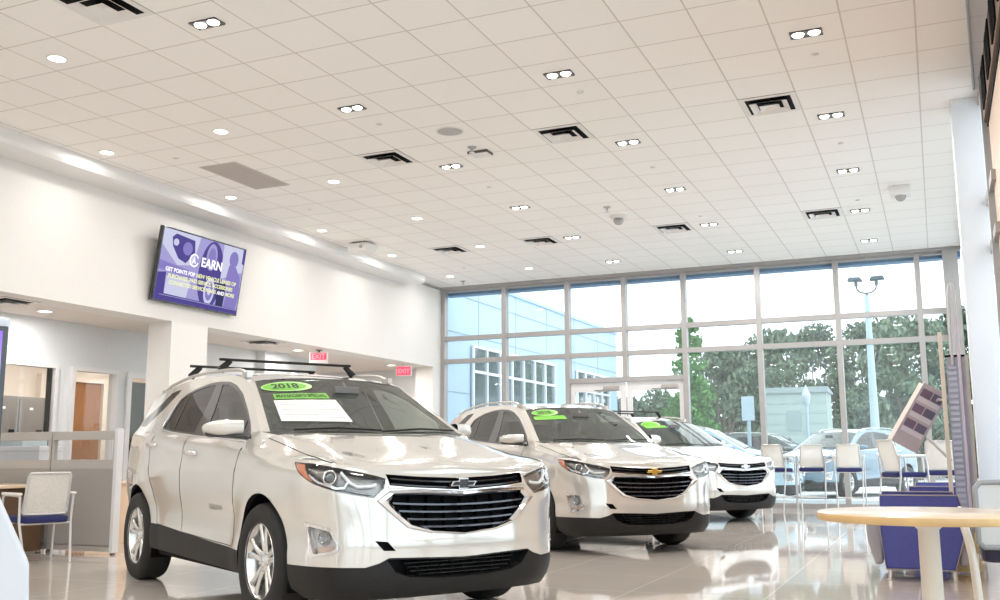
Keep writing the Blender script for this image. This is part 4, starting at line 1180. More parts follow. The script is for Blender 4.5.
# ---------------------------------------------------------------- television on the left wall
tv = thing('television', 'large flat television tilted forward high on the left wall', 'television', (XL + .10, 11.78, 3.255)); tv.rotation_euler = (0, R(8.6), 0)
TW, TH = 1.89, 1.09
m = MB(); m.bb(-.07, 0, -TW / 2, TW / 2, 0, TH); m.build('bezel', GLOSSB, tv, bevel=.008)
m = MB(); m.bb(-.16, -.07, -.3, .3, .35, .8); m.build('wall_bracket', FIT, tv)
def screen_mat(n, c, s=1.0): return mat(n, (.012, .012, .016), rough=.35, emit=c, emit_s=s, spec=.08)
S1 = screen_mat('screen_lavender', (.42, .38, .74), .58); S2 = screen_mat('screen_pale', (.70, .70, .93), .58); S3 = screen_mat('screen_indigo', (.075, .05, .30), .58); S4 = screen_mat('screen_mid', (.27, .22, .60), .58); S5 = screen_mat('screen_white', (.97, .97, 1.0), .8); S6 = screen_mat('screen_yellow', (.86, .88, .45), .72); S7 = screen_mat('screen_deep', (.03, .025, .13), .5)
def scr(mb, poly, mi, d): mb.prism([(u * (TW / 2 - .025), TH / 2 + v * (TH / 2 - .025)) for u, v in poly], lambda u, v, t: (t, u, v), d - .0006, d, mi)
def ell(cx, cy, rx, ry, n=26, a0=0, a1=2 * PI): return [(cx + rx * math.cos(a0 + (a1 - a0) * i / n), cy + ry * math.sin(a0 + (a1 - a0) * i / n)) for i in range(n if a1 - a0 > 6.2 else n + 1)]
m = MB(); d = .001
def nx():
    global d; d += .0008; return d
scr(m, [(-1, -1), (1, -1), (1, 1), (-1, 1)], 0, nx())
scr(m, [(-1, .55), (-1, 1), (-.15, 1), (-.25, .15), (-.6, .05)], 1, nx())
scr(m, [(-.80, .80), (-.72, .92), (-.28, .86), (-.24, .52), (-.42, .16), (-.60, .24), (-.76, .55)], 2, nx())       # headlamp
scr(m, ell(-.42, .58, .11, .19), 3, nx()); scr(m, ell(-.70, .68, .06, .10), 1, nx())
scr(m, [(-1, .1), (-.3, -.02), (-.2, -.25), (-1, -.15)], 3, nx())
scr(m, [(-1, -.25), (-.82, -.2), (-.80, -1), (-1, -1)], 2, nx())
scr(m, [(-.80, -.3), (-.25, -.3), (-.30, -.88), (-.80, -.82)], 1, nx())
scr(m, ell(.20, .0, .30, 1.0), 2, nx()); scr(m, ell(.17, .52, .13, .40), 0, nx()); scr(m, ell(.17, .52, .09, .28), 3, nx()); scr(m, ell(.22, -.48, .13, .40), 1, nx()); scr(m, ell(.22, -.48, .09, .28), 3, nx()); scr(m, ell(.22, -.48, .04, .12), 1, nx())
scr(m, [(.42, 1), (.98, 1), (.98, .3), (.80, .2), (.45, -.05)], 1, nx())
scr(m, [(.42, -.2), (.62, -.1), (.60, -1), (.42, -1)], 6, nx())
scr(m, ell(.72, .62, .115, .25), 3, nx())                                                                             # person in profile
scr(m, [(.62, .42), (.80, .40), (.94, .12), (.98, -.4), (.92, -1), (.62, -1), (.66, -.3), (.58, .0)], 3, nx())
scr(m, [(-1, -1), (1, -1), (1, -.86), (-1, -.80)], 2, nx()); scr(m, [(.93, .55), (1, .55), (1, 1), (.93, 1)], 2, nx())
m.build('screen_picture', [S1, S2, S3, S4, S5, S6, S7], tv)
def tv_text(body, size, y, z, mm, align='CENTER', bold=.003, name='lettering', shear=0):
    global d; d += .0008
    vs, fs = text_mesh(body, size, align, bold=bold, shear=shear)
    q = MB(); q.M = Matrix.Translation((d, y, z)) @ Matrix(((0, 0, 1, 0), (1, 0, 0, 0), (0, 1, 0, 0), (0, 0, 0, 1))); q.add(vs, fs)
    return q.build(name, mm, tv, fix=False)
tv_text('EARN', .19, .17, .70, S5, bold=.006)
m = MB(); nx(); m.M = Matrix.Translation((d, -.23, .70))
for k in range(28):
    a0, a1 = 2 * PI * k / 32 + .5, 2 * PI * (k + 1) / 32 + .5
    m.add([(0, .10 * math.cos(a), .10 * math.sin(a)) for a in (a0, a1)] + [(0, .078 * math.cos(a), .078 * math.sin(a)) for a in (a1, a0)], [(0, 1, 2, 3)])
m.add([(0, -.04, -.045), (0, .0, .055), (0, .04, -.045), (0, .015, -.045), (0, 0, 0), (0, -.015, -.045)], [(0, 1, 4, 5), (1, 2, 3, 4)])
m.build('round_logo', S5, tv)
tv_text('GET POINTS FOR', .082, -.475, .485, S5, bold=.003); tv_text('NEW VEHICLE LEASES OR', .082, .33, .485, S6)
tv_text('PURCHASES, PAID SERVICE, ACCESSORIES', .078, .0, .392, S6); tv_text('CONNECTED SERVICE PLANS', .078, -.17, .300, S6); tv_text('AND', .078, .46, .300, S5, bold=.003); tv_text('MORE', .078, .68, .300, S6)
m = MB(); nx(); m.add([(d, a, b) for a, b in ((-.85, .10), (.9, .085), (.9, .090), (-.85, .105))], [(0, 1, 2, 3)]); m.build('footer_line', S2, tv)

# ---------------------------------------------------------------- kiosk at the left edge
ki = thing('kiosk', 'white flared kiosk with a purple touch screen', 'kiosk', (-2.57, 2.215, 0)); ki.rotation_euler = (0, 0, math.atan2(-.77, -.64))
KW = mat('white_kiosk_shell', (.60, .61, .65), rough=.3)
m = MB()
prof = [(-.045, 0), (-.053, .56), (-.045, .70), (.075, .955), (.060, 1.0), (.050, 1.42), (.70, 1.42), (.69, 1.0), (.70, .955), (.775, .70), (.785, .56), (.775, 0)]
m.prism(prof, lambda u, z, t: (u, t, z), -.13, .13); m.build('shell', KW, ki, bevel=.012, seg=3)
KS = mat('kiosk_screen', (.10, .06, .28), rough=.2)
def _ks():
    nt = KS.node_tree; b = bsdf(KS); tc = nt.nodes.new('ShaderNodeTexCoord'); sp = nt.nodes.new('ShaderNodeSeparateXYZ'); r = nt.nodes.new('ShaderNodeValToRGB'); mp = nt.nodes.new('ShaderNodeMapRange')
    mp.inputs[1].default_value = 1.0; mp.inputs[2].default_value = 1.38
    r.color_ramp.elements[0].color = (.28, .36, .75, 1); r.color_ramp.elements[1].color = (.16, .05, .50, 1)
    e = r.color_ramp.elements.new(.45); e.color = (.50, .46, .85, 1)
    nt.links.new(tc.outputs['Object'], sp.inputs[0]); nt.links.new(sp.outputs[2], mp.inputs[0]); nt.links.new(mp.outputs[0], r.inputs[0]); nt.links.new(r.outputs[0], b.inputs['Emission Color']); b.inputs['Emission Strength'].default_value = .8
_ks()
m = MB(); m.bb(.054, .70, .13, .150, 1.0, 1.39); m.build('screen_bezel', GLOSSB, ki, bevel=.004)
m = MB(); m.bb(.068, .685, .150, .152, 1.015, 1.375); m.build('screen', KS, ki)
m = MB(); m.bb(.10, .60, -.25, .25, 0, .02); m.build('foot_plate', KW, ki, bevel=.006)

# ---------------------------------------------------------------- mesh back chairs and stools
def mesh_chair(name, label, cat, seat_z, stool=False, group=None, legm=SILV):
    t = thing(name, label, cat, (0, 0, 0), 0, group)         # faces +x
    w, dp = (.23, .23) if not stool else (.215, .215)
    m = MB(); P = round_poly([(-dp, -w), (dp + .02, -w), (dp + .02, w), (-dp, w)], .07)
    m.prism(P, lambda x, y, z: (x, y, z), seat_z - .065, seat_z); m.build('seat', NAVY, t, bevel=.02, seg=3)
    b0, b1 = seat_z + .02, seat_z + .42
    def back(u, v, d=0):   # u -1..1 across, v 0..1 up
        return Vector((-dp + .03 - .10 * v - d + .035 * u * u, u * (w - .015) * (1 - .06 * v), b0 + (b1 - b0) * v))
    m = MB(); m.grid(lambda a, b: back(2 * a - 1, b), 10, 8); m.build('backrest_mesh', MESHM, t)
    m = MB(); ring = [(-1, .06), (-1, .5), (-1, .92), (-.93, 1), (0, 1), (.93, 1), (1, .92), (1, .5), (1, .06), (.93, 0), (0, 0), (-.93, 0)]
    m.tube([back(u, v) for u, v in subdiv(ring, .25)], .013, 8, closed=True); m.build('back_frame', legm, t)
    for s in (-1, 1):
        m = MB(); m.tube(smooth_path([(dp + .02, s * (w + .035), 0), (dp - .01, s * (w + .035), seat_z - .05), (dp - .03, s * (w + .035), seat_z + .17), (dp - .08, s * (w + .035), seat_z + .205), (-dp + .02, s * (w + .035), seat_z + .20)], 5), .013, 8); m.build('leg', legm, t)
        m = MB(); m.tube([(-dp - .08, s * (w - .01), 0), (-dp + .03, s * (w + .02), seat_z - .05), (-dp + .02, s * (w + .03), seat_z + .20)], .013, 8); m.build('leg', legm, t)
        m = MB(); m.bb(-dp + .01, dp - .03, s * (w + .035) - .026, s * (w + .035) + .026, seat_z + .205, seat_z + .232); m.build('armrest', PADW, t, bevel=.011, seg=3)
    m = MB(); m.tube([(dp - .02, -w - .035, seat_z - .07), (dp - .02, w + .035, seat_z - .07)], .011, 6); m.tube([(-dp + .03, -w - .02, seat_z - .07), (-dp + .03, w + .02, seat_z - .07)], .011, 6); m.build('seat_rail', legm, t)
    if stool:
        zf = .25
        m = MB(); m.tube([(dp + .012, -w - .035, zf), (dp + .012, w + .035, zf), (-dp - .045, w, zf), (-dp - .045, -w, zf)], .010, 6, closed=True); m.build('footrest', legm, t)
    return t
ch = mesh_chair('office_chair', 'white mesh armchair with navy seat at the cubicle desk', 'chair', .45)
ch.location = (-8.33, 7.45, 0); ch.rotation_euler = (0, 0, R(160))
GR = 'mesh back bar stools by the windows'
st = mesh_chair('bar_stool', 'white mesh bar stool standing right beside the farthest white car', 'stool', .78, True, GR, STEEL)
st.location = (-2.76, 19.1, 0); st.rotation_euler = (0, 0, R(75))
for (x, y, a, lab) in ((-2.20, 19.45, 100, 'white mesh bar stool second from the farthest white car'), (-1.50, 19.1, 92, 'white mesh bar stool standing alone against the glazing in front of the steel blue SUV'), (-.46, 14.55, 34, 'cream mesh bar stool in side view closest to the indigo lounge chairs'), (.02, 16.0, 88, 'white mesh bar stool just behind the tilted brochure rack')):
    o = copy_tree(st); o.location = (x, y, 0); o.rotation_euler = (0, 0, R(a)); o['label'] = lab

# ---------------------------------------------------------------- lounge chairs
def lounge():
    t = thing('lounge_chair', 'indigo lounge chair with grey arm showing its back, closest to the round table', 'armchair', (0, 0, 0), 0, 'indigo lounge chairs in a row')
    m = MB()   # back panel: trapezoid seen from behind, leaning back a little
    P = [(-.27, .085), (.25, .085), (.36, .46), (.30, .68), (-.285, .68), (-.30, .40)]
    m.prism(P, lambda x, z, y: (x, y - .10 * (z - .1), z), 0, .13); m.build('backrest', PURP, t, bevel=.018, seg=3)
    m = MB(); m.tube([(x, -.10 * (z - .1) - .002, z) for x, z in P], .006, 6, closed=True); m.build('piping', ARMG, t)
    m = MB(); m.bb(-.27, .27, .10, .70, .16, .43); m.build('seat', PURPD, t, bevel=.04, seg=3)
    for s in (-1, 1):
        m = MB(); x0 = s * .285
        pr = [(x0, .12), (x0 + s * .065, .11), (x0 + s * .115, .30), (x0 + s * .125, .44), (x0 + s * .06, .48), (x0, .46)]
        m.prism(pr, lambda x, z, y: (x, y, z), .03, .70); m.build('armrest', ARMG, t, bevel=.025, seg=3)
        for y in (.06, .62):
            m = MB(); m.tube([(s * .235, y, .12), (s * .245, y - .02 * (y < .3), .0)], [.022, .018], 12); m.lathe([(0, .004), (.03, .004), (.03, 0), (0, 0)], 14, (s * .245, y - .02 * (y < .3), 0)); m.build('leg', STEEL, t)
    return t
l1 = lounge(); l1.location = (-.19, 8.93, 0); l1.rotation_euler = (0, 0, R(2))
for x, y, a, lab in ((-.215, 9.80, -1, 'indigo lounge chair second in the row, peeking out past the first'), (-.03, 11.45, 0, 'indigo lounge chair third in the row'), (.0, 13.2, 0, 'indigo lounge chair farthest in the row, below the brochure rack')):
    o = copy_tree(l1); o.location = (x, y, 0); o.rotation_euler = (0, 0, R(a)); o['label'] = lab

# ---------------------------------------------------------------- round table and the chair behind it
tb = thing('round_table', 'round pale wood table on a single cream post in the near right corner', 'table', (-.07, 5.10, 0))
m = MB(); m.lathe([(0, .742), (.480, .742), (.487, .738)], 72); m.build('tabletop', BEIGE, tb)
m = MB(); m.lathe([(.487, .738), (.489, .732), (.489, .708), (.485, .704), (0, .704)], 72); m.build('edge_band', EDGE, tb)
m = MB(); m.lathe([(.048, .02), (.046, .66), (.075, .69), (.16, .704)], 28); m.build('post', CREAM, tb)
m = MB(); m.lathe([(0, .035), (.05, .034), (.26, .014), (.27, .004), (.27, 0), (0, 0)], 40); m.build('base_plate', CREAM, tb)
fc = thing('cafe_chair', 'grey mesh chair with dark seat behind the round table', 'chair', (.395, 5.78, 0)); fc.rotation_euler = (0, 0, R(90))
m = MB(); m.grid(lambda a, b: ((.24 + .02 * b - .05 * (2 * a - 1) ** 2 - .25), (2 * a - 1) * .235, .545 + .315 * b), 10, 8); m.build('backrest_mesh', mat('grey_mesh', (.62, .61, .60), rough=.7), fc)
m = MB(); ring = [(-.24, .56), (-.24, .70), (-.24, .83), (-.215, .86), (0, .865), (.215, .86), (.24, .83), (.24, .70), (.24, .56), (.215, .537), (0, .533), (-.215, .537)]
m.tube([(-.01 + .02 * (z - .55) / .3 - .05 * (y / .24) ** 2, y, z) for y, z in subdiv(ring, .06)], .014, 8, closed=True); m.build('back_frame', mat('dark_grey_frame', (.30, .30, .31), rough=.4), fc)
m = MB(); P = round_poly([(.0, -.23), (.44, -.23), (.44, .23), (.0, .23)], .07); m.prism(P, lambda x, y, z: (x, y, z), .455, .535); m.build('seat', mat('dark_navy_vinyl', (.018, .015, .045), rough=.5), fc, bevel=.02, seg=3)
for s in (-1, 1):
    m = MB(); m.tube(smooth_path([(-.06, s * .25, 0), (-.03, s * .262, .30), (-.02, s * .275, .50), (.02, s * .30, .63), (.10, s * .31, .685), (.40, s * .31, .69)], 6), .022, 10, flat=1.4); m.build('leg', CREAM, fc)
    m = MB(); m.tube([(.43, s * .26, 0), (.40, s * .25, .46)], .016, 8); m.build('leg', CREAM, fc)

# ---------------------------------------------------------------- display stand with tilted brochure rack
ds = thing('display_stand', 'tall lavender display stand with hoop top and a tilted brochure rack', 'display stand', (0, 0, 0))
LAV = mat('lavender_metal', (.58, .54, .66), rough=.35, metal=.2); PANB = mat('grey_blue_panel', (.46, .50, .64), rough=.4); noise_tint(PANB, 3, .08)
m = MB(); m.bb(.065, .105, 10.98, 11.03, 0, 2.24); m.build('post', CREAM, ds, bevel=.004)
m = MB(); m.bb(.125, .305, 11.04, 11.06, .10, 1.99); m.build('panel', PANB, ds)
for k in range(30):
    m = MB(); z = .18 + k * .058; m.bb(.135, .215, 11.028, 11.041, z, z + .03); m.build('slat', mat('pale_blue_slat', (.56, .63, .80), rough=.4), ds)
m = MB(); m.bb(.118, .312, 11.03, 11.07, 1.985, 2.005); m.build('panel_cap', DARK, ds)
m = MB(); m.bb(.232, .262, 11.0, 11.03, 0, 2.40); m.build('middle_rail', LAV, ds, bevel=.004)
m = MB(); m.bb(.30, .33, 11.02, 11.06, 0, 2.0); m.build('side_rail', GREYF, ds)
m = MB(); m.tube(smooth_path([(.185, 11.02, 1.9), (.188, 11.02, 2.45), (.196, 11.02, 2.66), (.215, 11.02, 2.73), (.238, 11.02, 2.68), (.247, 11.02, 2.45), (.252, 11.02, 1.9)], 6), .014, 8); m.build('hoop', KW, ds)
m = MB(); m.bb(-.02, .36, 10.85, 11.2, 0, .03); m.build('base_plate', CREAM, ds, bevel=.005)
q = Matrix.Translation((-.185, 11.1, 1.385)) @ Matrix.Rotation(-R(59), 4, 'Y') @ Matrix.Rotation(R(22), 4, 'X')       # rack axis along local +x
rk = thing('brochure_rack', None, None); rk.parent = ds
m = MB(); m.M = q; m.bb(-.33, .33, -.055, .075, -.14, .13); m.build('rack_tray', mat('rack_side', (.66, .58, .52), rough=.5), rk, bevel=.006)
m = MB(); m.M = q; m.bb(-.33, .345, -.070, -.055, -.145, .135); m.build('rack_face', mat('rack_grey', (.50, .46, .52), rough=.5), rk)
for k in range(3):
    for s in range(2):
        m = MB(); m.M = q; x = -.13 + .17 * k; z = -.118 + s * .122
        m.bb(x, x + .085, -.074, -.070, z, z + .108); m.build('brochure_picture', mat('brochure_dark_%d' % (s), (.13 + .05 * s, .13, .22), rough=.4), rk)
    m = MB(); m.M = q; m.bb(x - .055, x - .005, -.0735, -.070, -.12, .112); m.build('brochure_text', mat('brochure_pale', (.68, .66, .76), rough=.4), rk)
m = MB(); m.tube([(.08, 11.02, 1.545), (.03, 11.05, 1.56), (-.03, 11.1, 1.52)], .016, 6); m.build('support_arm', mat('grey_arm', (.50, .47, .46), rough=.4, metal=.4), rk); m = MB(); m.tube([(.105, 11.02, .945), (-.09, 11.12, 1.165)], .014, 6); m.build('support_arm', mat('grey_arm', (.50, .47, .46), rough=.4, metal=.4), rk)

# ---------------------------------------------------------------- cubicle, desk and what stands there
cp = thing('cubicle_partition', 'grey cubicle partition with a glazed strip in front of the offices', 'partition', (-8.1, 8.27, 0))
def cx(x): return x + 8.1
for x0, x1 in ((-9.055, -8.14), (-10.02, -9.075), (-10.2, -10.03)):
    m = MB(); m.bb(cx(x0), cx(x1), -.035, .035, .09, .90); m.build('fabric_panel', GREYP, cp, bevel=.006)
    m = MB(); m.bb(cx(x0), cx(x1), -.032, .032, .90, 1.0); m.bb(cx(x0), cx(x1), -.032, .032, 1.215, 1.31); m.bb(cx(x0), cx(x0) + .025, -.03, .03, 1.0, 1.215); m.bb(cx(x1) - .025, cx(x1), -.03, .03, 1.0, 1.215); m.build('rail_frame', GREYR, cp, bevel=.004)
    m = MB(); m.bb(cx(x0) + .025, cx(x1) - .025, -.006, .006, 1.0, 1.215); m.build('glass_strip', OFGLASS, cp)
    m = MB(); m.bb(cx(x0), cx(x1), -.025, .025, .03, .085); m.build('kick_rail', GREYR, cp)
m = MB(); m.bb(-.035, .01, -.045, .045, 0.02, 1.33); m.build('end_post', mat('pale_post', (.70, .70, .71), rough=.4), cp, bevel=.005)
for x in (-.02, -.95, -1.92):
    m = MB(); m.lathe([(0, .03), (.02, .03), (.028, .005), (.028, 0), (0, 0)], 12, (x, 0, 0)); m.build('levelling_foot', FIT, cp)
dk = thing('desk', 'pale wood office desk with dark pedestal behind the kiosk', 'desk', (-9.72, 7.80, 0))
m = MB(); m.bb(-.80, .78, -.36, .40, .705, .74); m.build('desktop', BEIGE, dk, bevel=.006)
m = MB(); m.bb(.28, .70, -.30, .34, .03, .705); m.build('pedestal', mat('walnut_pedestal', (.13, .075, .04), rough=.5), dk, bevel=.006)
for z in (.08, .38):
    m = MB(); m.bb(.30, .68, -.315, -.30, z, z + .28); o = m.build('drawer', mat('oak_drawer', (.42, .27, .14), rough=.45), dk); m = MB(); m.tube([(.42, -.315, z + .2), (.42, -.335, z + .2), (.56, -.335, z + .2), (.56, -.315, z + .2)], .005, 6); m.build('pull', STEEL, o)
m = MB(); m.bb(-.78, -.74, -.33, .36, 0, .705); m.build('side_panel', BEIGE, dk)
lk = thing('locker', 'dark grey two door metal locker inside the glazed office', 'locker', (-14.25, 12.05, 0))
LKM = mat('locker_grey', (.20, .18, .165), rough=.5)
m = MB(); m.bb(-.33, .25, -.62, .50, 0, 2.05); m.build('body', LKM, lk, bevel=.01)
for k, y0 in enumerate((-.60, -.05)):
    m = MB(); m.bb(.25, .27, y0, y0 + .53, .05, 2.02); dr_ = m.build('door', LKM, lk, bevel=.004)
    m = MB(); m.bb(.27, .285, y0 + .36, y0 + .46, 1.30, 1.50); m.build('latch', DARK, dr_); m = MB(); m.bb(.27, .275, y0 + .20, y0 + .27, 1.83, 1.87); m.build('label_plate', LEDW, dr_)
bx = thing('paper_box', 'white carton standing behind the cubicle glass strip', 'box', (-10.38, 9.06, .735))
m = MB(); m.bb(-.4, .4, -.17, .17, 0, .40); m.build('carton', KW, bx, bevel=.01); m = MB(); m.bb(-.41, .41, -.18, .18, .37, .43); m.build('lid', KW, bx, bevel=.008)
dk2 = thing('desk', 'second pale desk behind the cubicle partition', 'desk', (-10.1, 9.25, 0))
m = MB(); m.bb(-1.2, .95, -.38, .46, .70, .735); m.build('desktop', BEIGE, dk2, bevel=.006)
for x in (-1.15, .90):
    m = MB(); m.bb(x - .02, x + .02, -.34, .34, 0, .70); m.build('side_panel', BEIGE, dk2)
pt = thing('printer', 'blue grey printer seen through the cubicle glass strip', 'printer', (-10.98, 9.50, .735))
m = MB(); m.bb(-.24, .24, -.2, .2, 0, .55); m.build('housing', mat('printer_grey', (.42, .50, .54), rough=.4), pt, bevel=.02); m = MB(); m.bb(-.18, .18, -.26, -.18, .10, .13); m.build('paper_tray', KW, pt, bevel=.006); m = MB(); m.bb(.05, .20, -.205, -.198, .22, .31); m.build('control_panel', GLOSSB, pt, bevel=.004)
fs_ = thing('floor_sign', 'small pale yellow folding sign beside the closest lounge chair', 'sign', (.17, 9.6, 0))
YEL = mat('pale_yellow_plastic', (.80, .72, .42), rough=.5)
for s in (-1, 1):
    m = MB(); m.prism([(-.10, .02), (.10, .02), (.075, .34), (-.075, .34)], lambda x, z, y: (x, y + s * (.09 - .22 * z), z), -.006, .006); m.build('board', YEL, fs_, bevel=.003)
# ================================================================ OUTSIDE
LEAFS = [mat('leaf_green_%d' % i, c, rough=.7) for i, c in enumerate([(.10, .155, .10), (.15, .21, .13), (.08, .125, .085), (.09, .24, .06)])]
BARK = mat('tree_bark', (.20, .17, .14), rough=.9); noise_tint(BARK, 8, .3)
def tree(label, x, y, h, cw, mi, n=2200, trunk=.3, seed=1, low=.25, name='tree', leaf=.30, cone=False):
    rg = random.Random(seed)
    t = thing(name, label, 'tree', (x, y, 0), 0, 'trees beyond the glazing')
    blobs = []
    for k in range(26 if not cone else 80):
        a = rg.uniform(0, 2 * PI); f = rg.uniform(low, 1); rr = cw * math.sin(PI * min(1, (f - low) / (1 - low) * .80 + .16)) * rg.uniform(.35, .95)
        
        if cone: rr = cw * (1.06 - f) * rg.uniform(.2, .95)
        blobs.append(Vector((rr * math.cos(a), rr * math.sin(a), h * f - .4)))
    vs = []; fs = []; mis = []
    for k in range(n):
        b = rg.choice(blobs); r_ = cw * (.36 if not cone else .34 * (1.25 - b.z / h)) * rg.random() ** .4
        a = rg.uniform(0, 2 * PI); c = rg.uniform(-1, 1); s = math.sqrt(1 - c * c)
        p = b + Vector((s * math.cos(a), s * math.sin(a), c * .75)) * r_
        e = Euler((rg.uniform(0, PI), rg.uniform(0, PI), rg.uniform(0, PI))).to_matrix(); q = leaf * rg.uniform(.5, 1.25)
        i = len(vs)
        for u, v in ((-1, 0), (0, -.5), (1, 0), (0, .5)): vs.append(p + e @ Vector((u * q, v * q, .12 * q * abs(u))))
        fs.append((i, i + 1, i + 2, i + 3)); mis.append(rg.randrange(2))
    m = MB()
    for f, k in zip(fs, mis): m.f.append(list(f)); m.m.append(k); m.sm.append(False)
    m.v = [tuple(v) for v in vs]
    m.build('foliage', [LEAFS[mi], LEAFS[(mi + 1) % 3] if mi < 3 else LEAFS[3]], t, fix=False)
    m = MB(); top = h * (low + .35)
    m.tube(smooth_path([(0, 0, -.05), (.08, .05, h * low * .6), (-.05, .1, top * .7), (.05, 0, top)], 4), [trunk * (1 - .75 * i / 12) for i in range(13)], 9)
    for k in range(7):
        b = blobs[k]; z0 = h * low * (.7 + .12 * k)
        m.tube([(0, 0, z0), tuple(Vector((b.x * .5, b.y * .5, (z0 + b.z) / 2 + .3))), tuple(b)], [trunk * .4, trunk * .25, trunk * .1], 6)
    m.build('trunk', BARK, t)
    return t
def at_px(px, y): return math.tan(math.atan((px - 500) / F_PX) - YAW) * y
tree('slender bright green tree rising beside the glass entrance doors', -7.75, 34.0, 6.1, 1.7, 3, 6500, .09, 3, .12, 'young_tree', .10, True)
specs = [(660, 54, 4.5, 2.5), (625, 47, 3.9, 2.0), (722, 44, 5.8, 2.3), (772, 52, 7.5, 2.5), (815, 70, 10.2, 3.0), (868, 54, 8.1, 2.6), (738, 59, 7.1, 2.6), (962, 50, 7.6, 2.6), (860, 41.5, 4.2, 1.2), (910, 46, 7.1, 2.4), (585, 54, 4.2, 2.2)]
specs = [(at_px(px, y), y, h, cw) for px, y, h, cw in specs]
tl_ = ['low green tree seen through the right hand glass door leaf', 'low green tree seen through the glass doors beyond the blue building', 'grey green tree just past the slender tree', 'broad grey green tree behind the pale green shed', 'tall grey green tree left of the double lamp post', 'tall grey green tree directly behind the double lamp post', 'far grey green tree filling the gap behind the street sign', 'tall grey green tree behind the display stand and column', 'low bushy tree behind the steel blue SUV, beside the shed', 'tall grey green tree between the lamp post and the display stand', 'small green tree nearest to the blue building']
for i, (x, y, h, cw) in enumerate(specs): tree(tl_[i], x, y, h, cw, (i * 2) % 3, 8500, .24, 20 + i, .06, leaf=.17)
m = MB(); rg = random.Random(5)
for k in range(9000):
    x = rg.uniform(-26, 14); y = 63 + rg.uniform(-1.2, 1.2); z = abs(rg.gauss(0, 1)) * 1.5 + .1
    e = Euler((rg.uniform(0, 3), rg.uniform(0, 3), rg.uniform(0, 3))).to_matrix(); q = rg.uniform(.2, .5)
    m.add([Vector((x, y, z)) + e @ Vector((u * q, v * q, 0)) for u, v in ((-1, 0), (0, -.5), (1, 0), (0, .5))], [(0, 1, 2, 3)], rg.randrange(2))
hg = m.build('hedge', [LEAFS[0], LEAFS[2]], fix=False); tag(hg, 'dense hedge at the far end of the parking lot', 'hedge', kind='stuff')
# service wing, continuing the left wall outdoors
BX = -10.42
bl = thing('building', 'pale blue metal clad service wing with white framed windows', 'building', (BX - 3, 40, 0))
o_ = Vector((BX - 3, 40, 0))
def Bb(m, x0, x1, y0, y1, z0, z1, mi=0): m.bb(x0 - o_.x, x1 - o_.x, y0 - o_.y, y1 - o_.y, z0, z1, mi)
m = MB(); Bb(m, BX - 6, BX, YB_ + .12, 34.3, 0, 5.40); m.build('wall_cladding', BLUEB, bl)
BLD = mat('panel_joint', (.30, .38, .45), rough=.6)
for z in (2.54, 3.97, 4.89):
    m = MB(); Bb(m, BX, BX + .012, YB_ + .15, 34.3, z - .012, z + .012); m.build('panel_joint', BLD, bl)
for y in (22.5, 24.9, 27.3, 29.7, 32.1, 34.5):
    m = MB(); Bb(m, BX, BX + .008, y - .008, y + .008, 0, 5.40); m.build('panel_joint', BLD, bl)
m = MB(); Bb(m, BX - 6, BX + .05, YB_ + .12, 34.35, 5.36, 5.46); m.build('roof_edge', BLUEB, bl)
WINB = glass_mat('reflective_window', (.10, .14, .16), ior=1.9); WFR = mat('white_window_bars', (.82, .86, .90), rough=.4)
def bwin(y0, y1, z0, z1, ny, nz):
    m = MB(); Bb(m, BX + .0, BX + .03, y0, y1, z0, z1); w = m.build('window', mat('dark_window_glass', (.10, .14, .155), rough=.04, spec=1.0, coat=1.0), bl)
    m = MB()
    for i in range(ny + 1):
        y = y0 + (y1 - y0) * i / ny; Bb(m, BX + .03, BX + .09, y - .032, y + .032, z0, z1)
    for z in nz:
        Bb(m, BX + .03, BX + .085, y0, y1, z - .032, z + .032)
    m.build('window_bars', WFR, w)
bwin(22.05, 27.8, 1.05, 3.72, 7, (1.05, 1.9, 3.1, 3.72)); bwin(29.8, 33.2, 1.05, 3.72, 4, (1.05, 1.9, 3.1, 3.72))
# lamp posts, signs
lp = thing('lamp_post', 'tall pale blue lamp post with two black floodlights', 'lamp post', (-1.92, 36, 0))
PALEB = mat('pale_blue_pole', (.36, .46, .53), rough=.4)
m = MB(); m.tube([(0, 0, 0), (0, 0, 6.45)], [.17, .085], 14); m.build('pole', PALEB, lp)
m = MB(); m.tube(smooth_path([(-.33, 0, 6.92), (-.31, 0, 6.70), (-.2, 0, 6.58), (0, 0, 6.53), (.2, 0, 6.58), (.31, 0, 6.70), (.33, 0, 6.92)], 4), .03, 8); m.tube([(0, 0, 6.4), (0, 0, 6.56)], .05, 8); m.build('bracket', FIT, lp)
for s in (-1, 1):
    m = MB(); m.prism(round_poly([(-.42, .0), (.42, 0), (.30, .11), (-.30, .11)], .04), lambda x, z, y: (s * .36 + x * .60, y, 6.98 + z + .03 * s * x), -.20, .20); m.cyl((s * .33, 0, 6.80), (s * .33, 0, 7.0), .06, 10); m.build('floodlight', mat('black_floodlight', (.05, .08, .10), rough=.4), lp)
sp_ = thing('street_sign', 'blank pale square sign on a thin pole behind the farthest white car', 'sign', (-4.67, 27.5, 0))
m = MB(); m.tube([(0, 0, 0), (0, 0, 2.55)], .05, 8); m.build('pole', PALEB, sp_); m = MB(); m.bb(-.17, .17, -.07, -.05, 1.95, 2.6); m.build('sign_plate', mat('pale_sign', (.40, .50, .56), rough=.5), sp_, bevel=.01)
sp2 = thing('garden_lamp', 'small post lantern with pointed top in front of the pale green shed', 'lamp post', (-3.83, 33.5, 0))
m = MB(); m.tube([(0, 0, 0), (0, 0, 2.6)], .05, 8); m.build('pole', PALEB, sp2); m = MB(); m.lathe([(0, 3.30), (.04, 3.2), (.13, 2.98), (.14, 2.9), (.10, 2.68), (.05, 2.6)], 14); m.build('lantern', mat('lantern_glass', (.45, .53, .56), rough=.3), sp2)
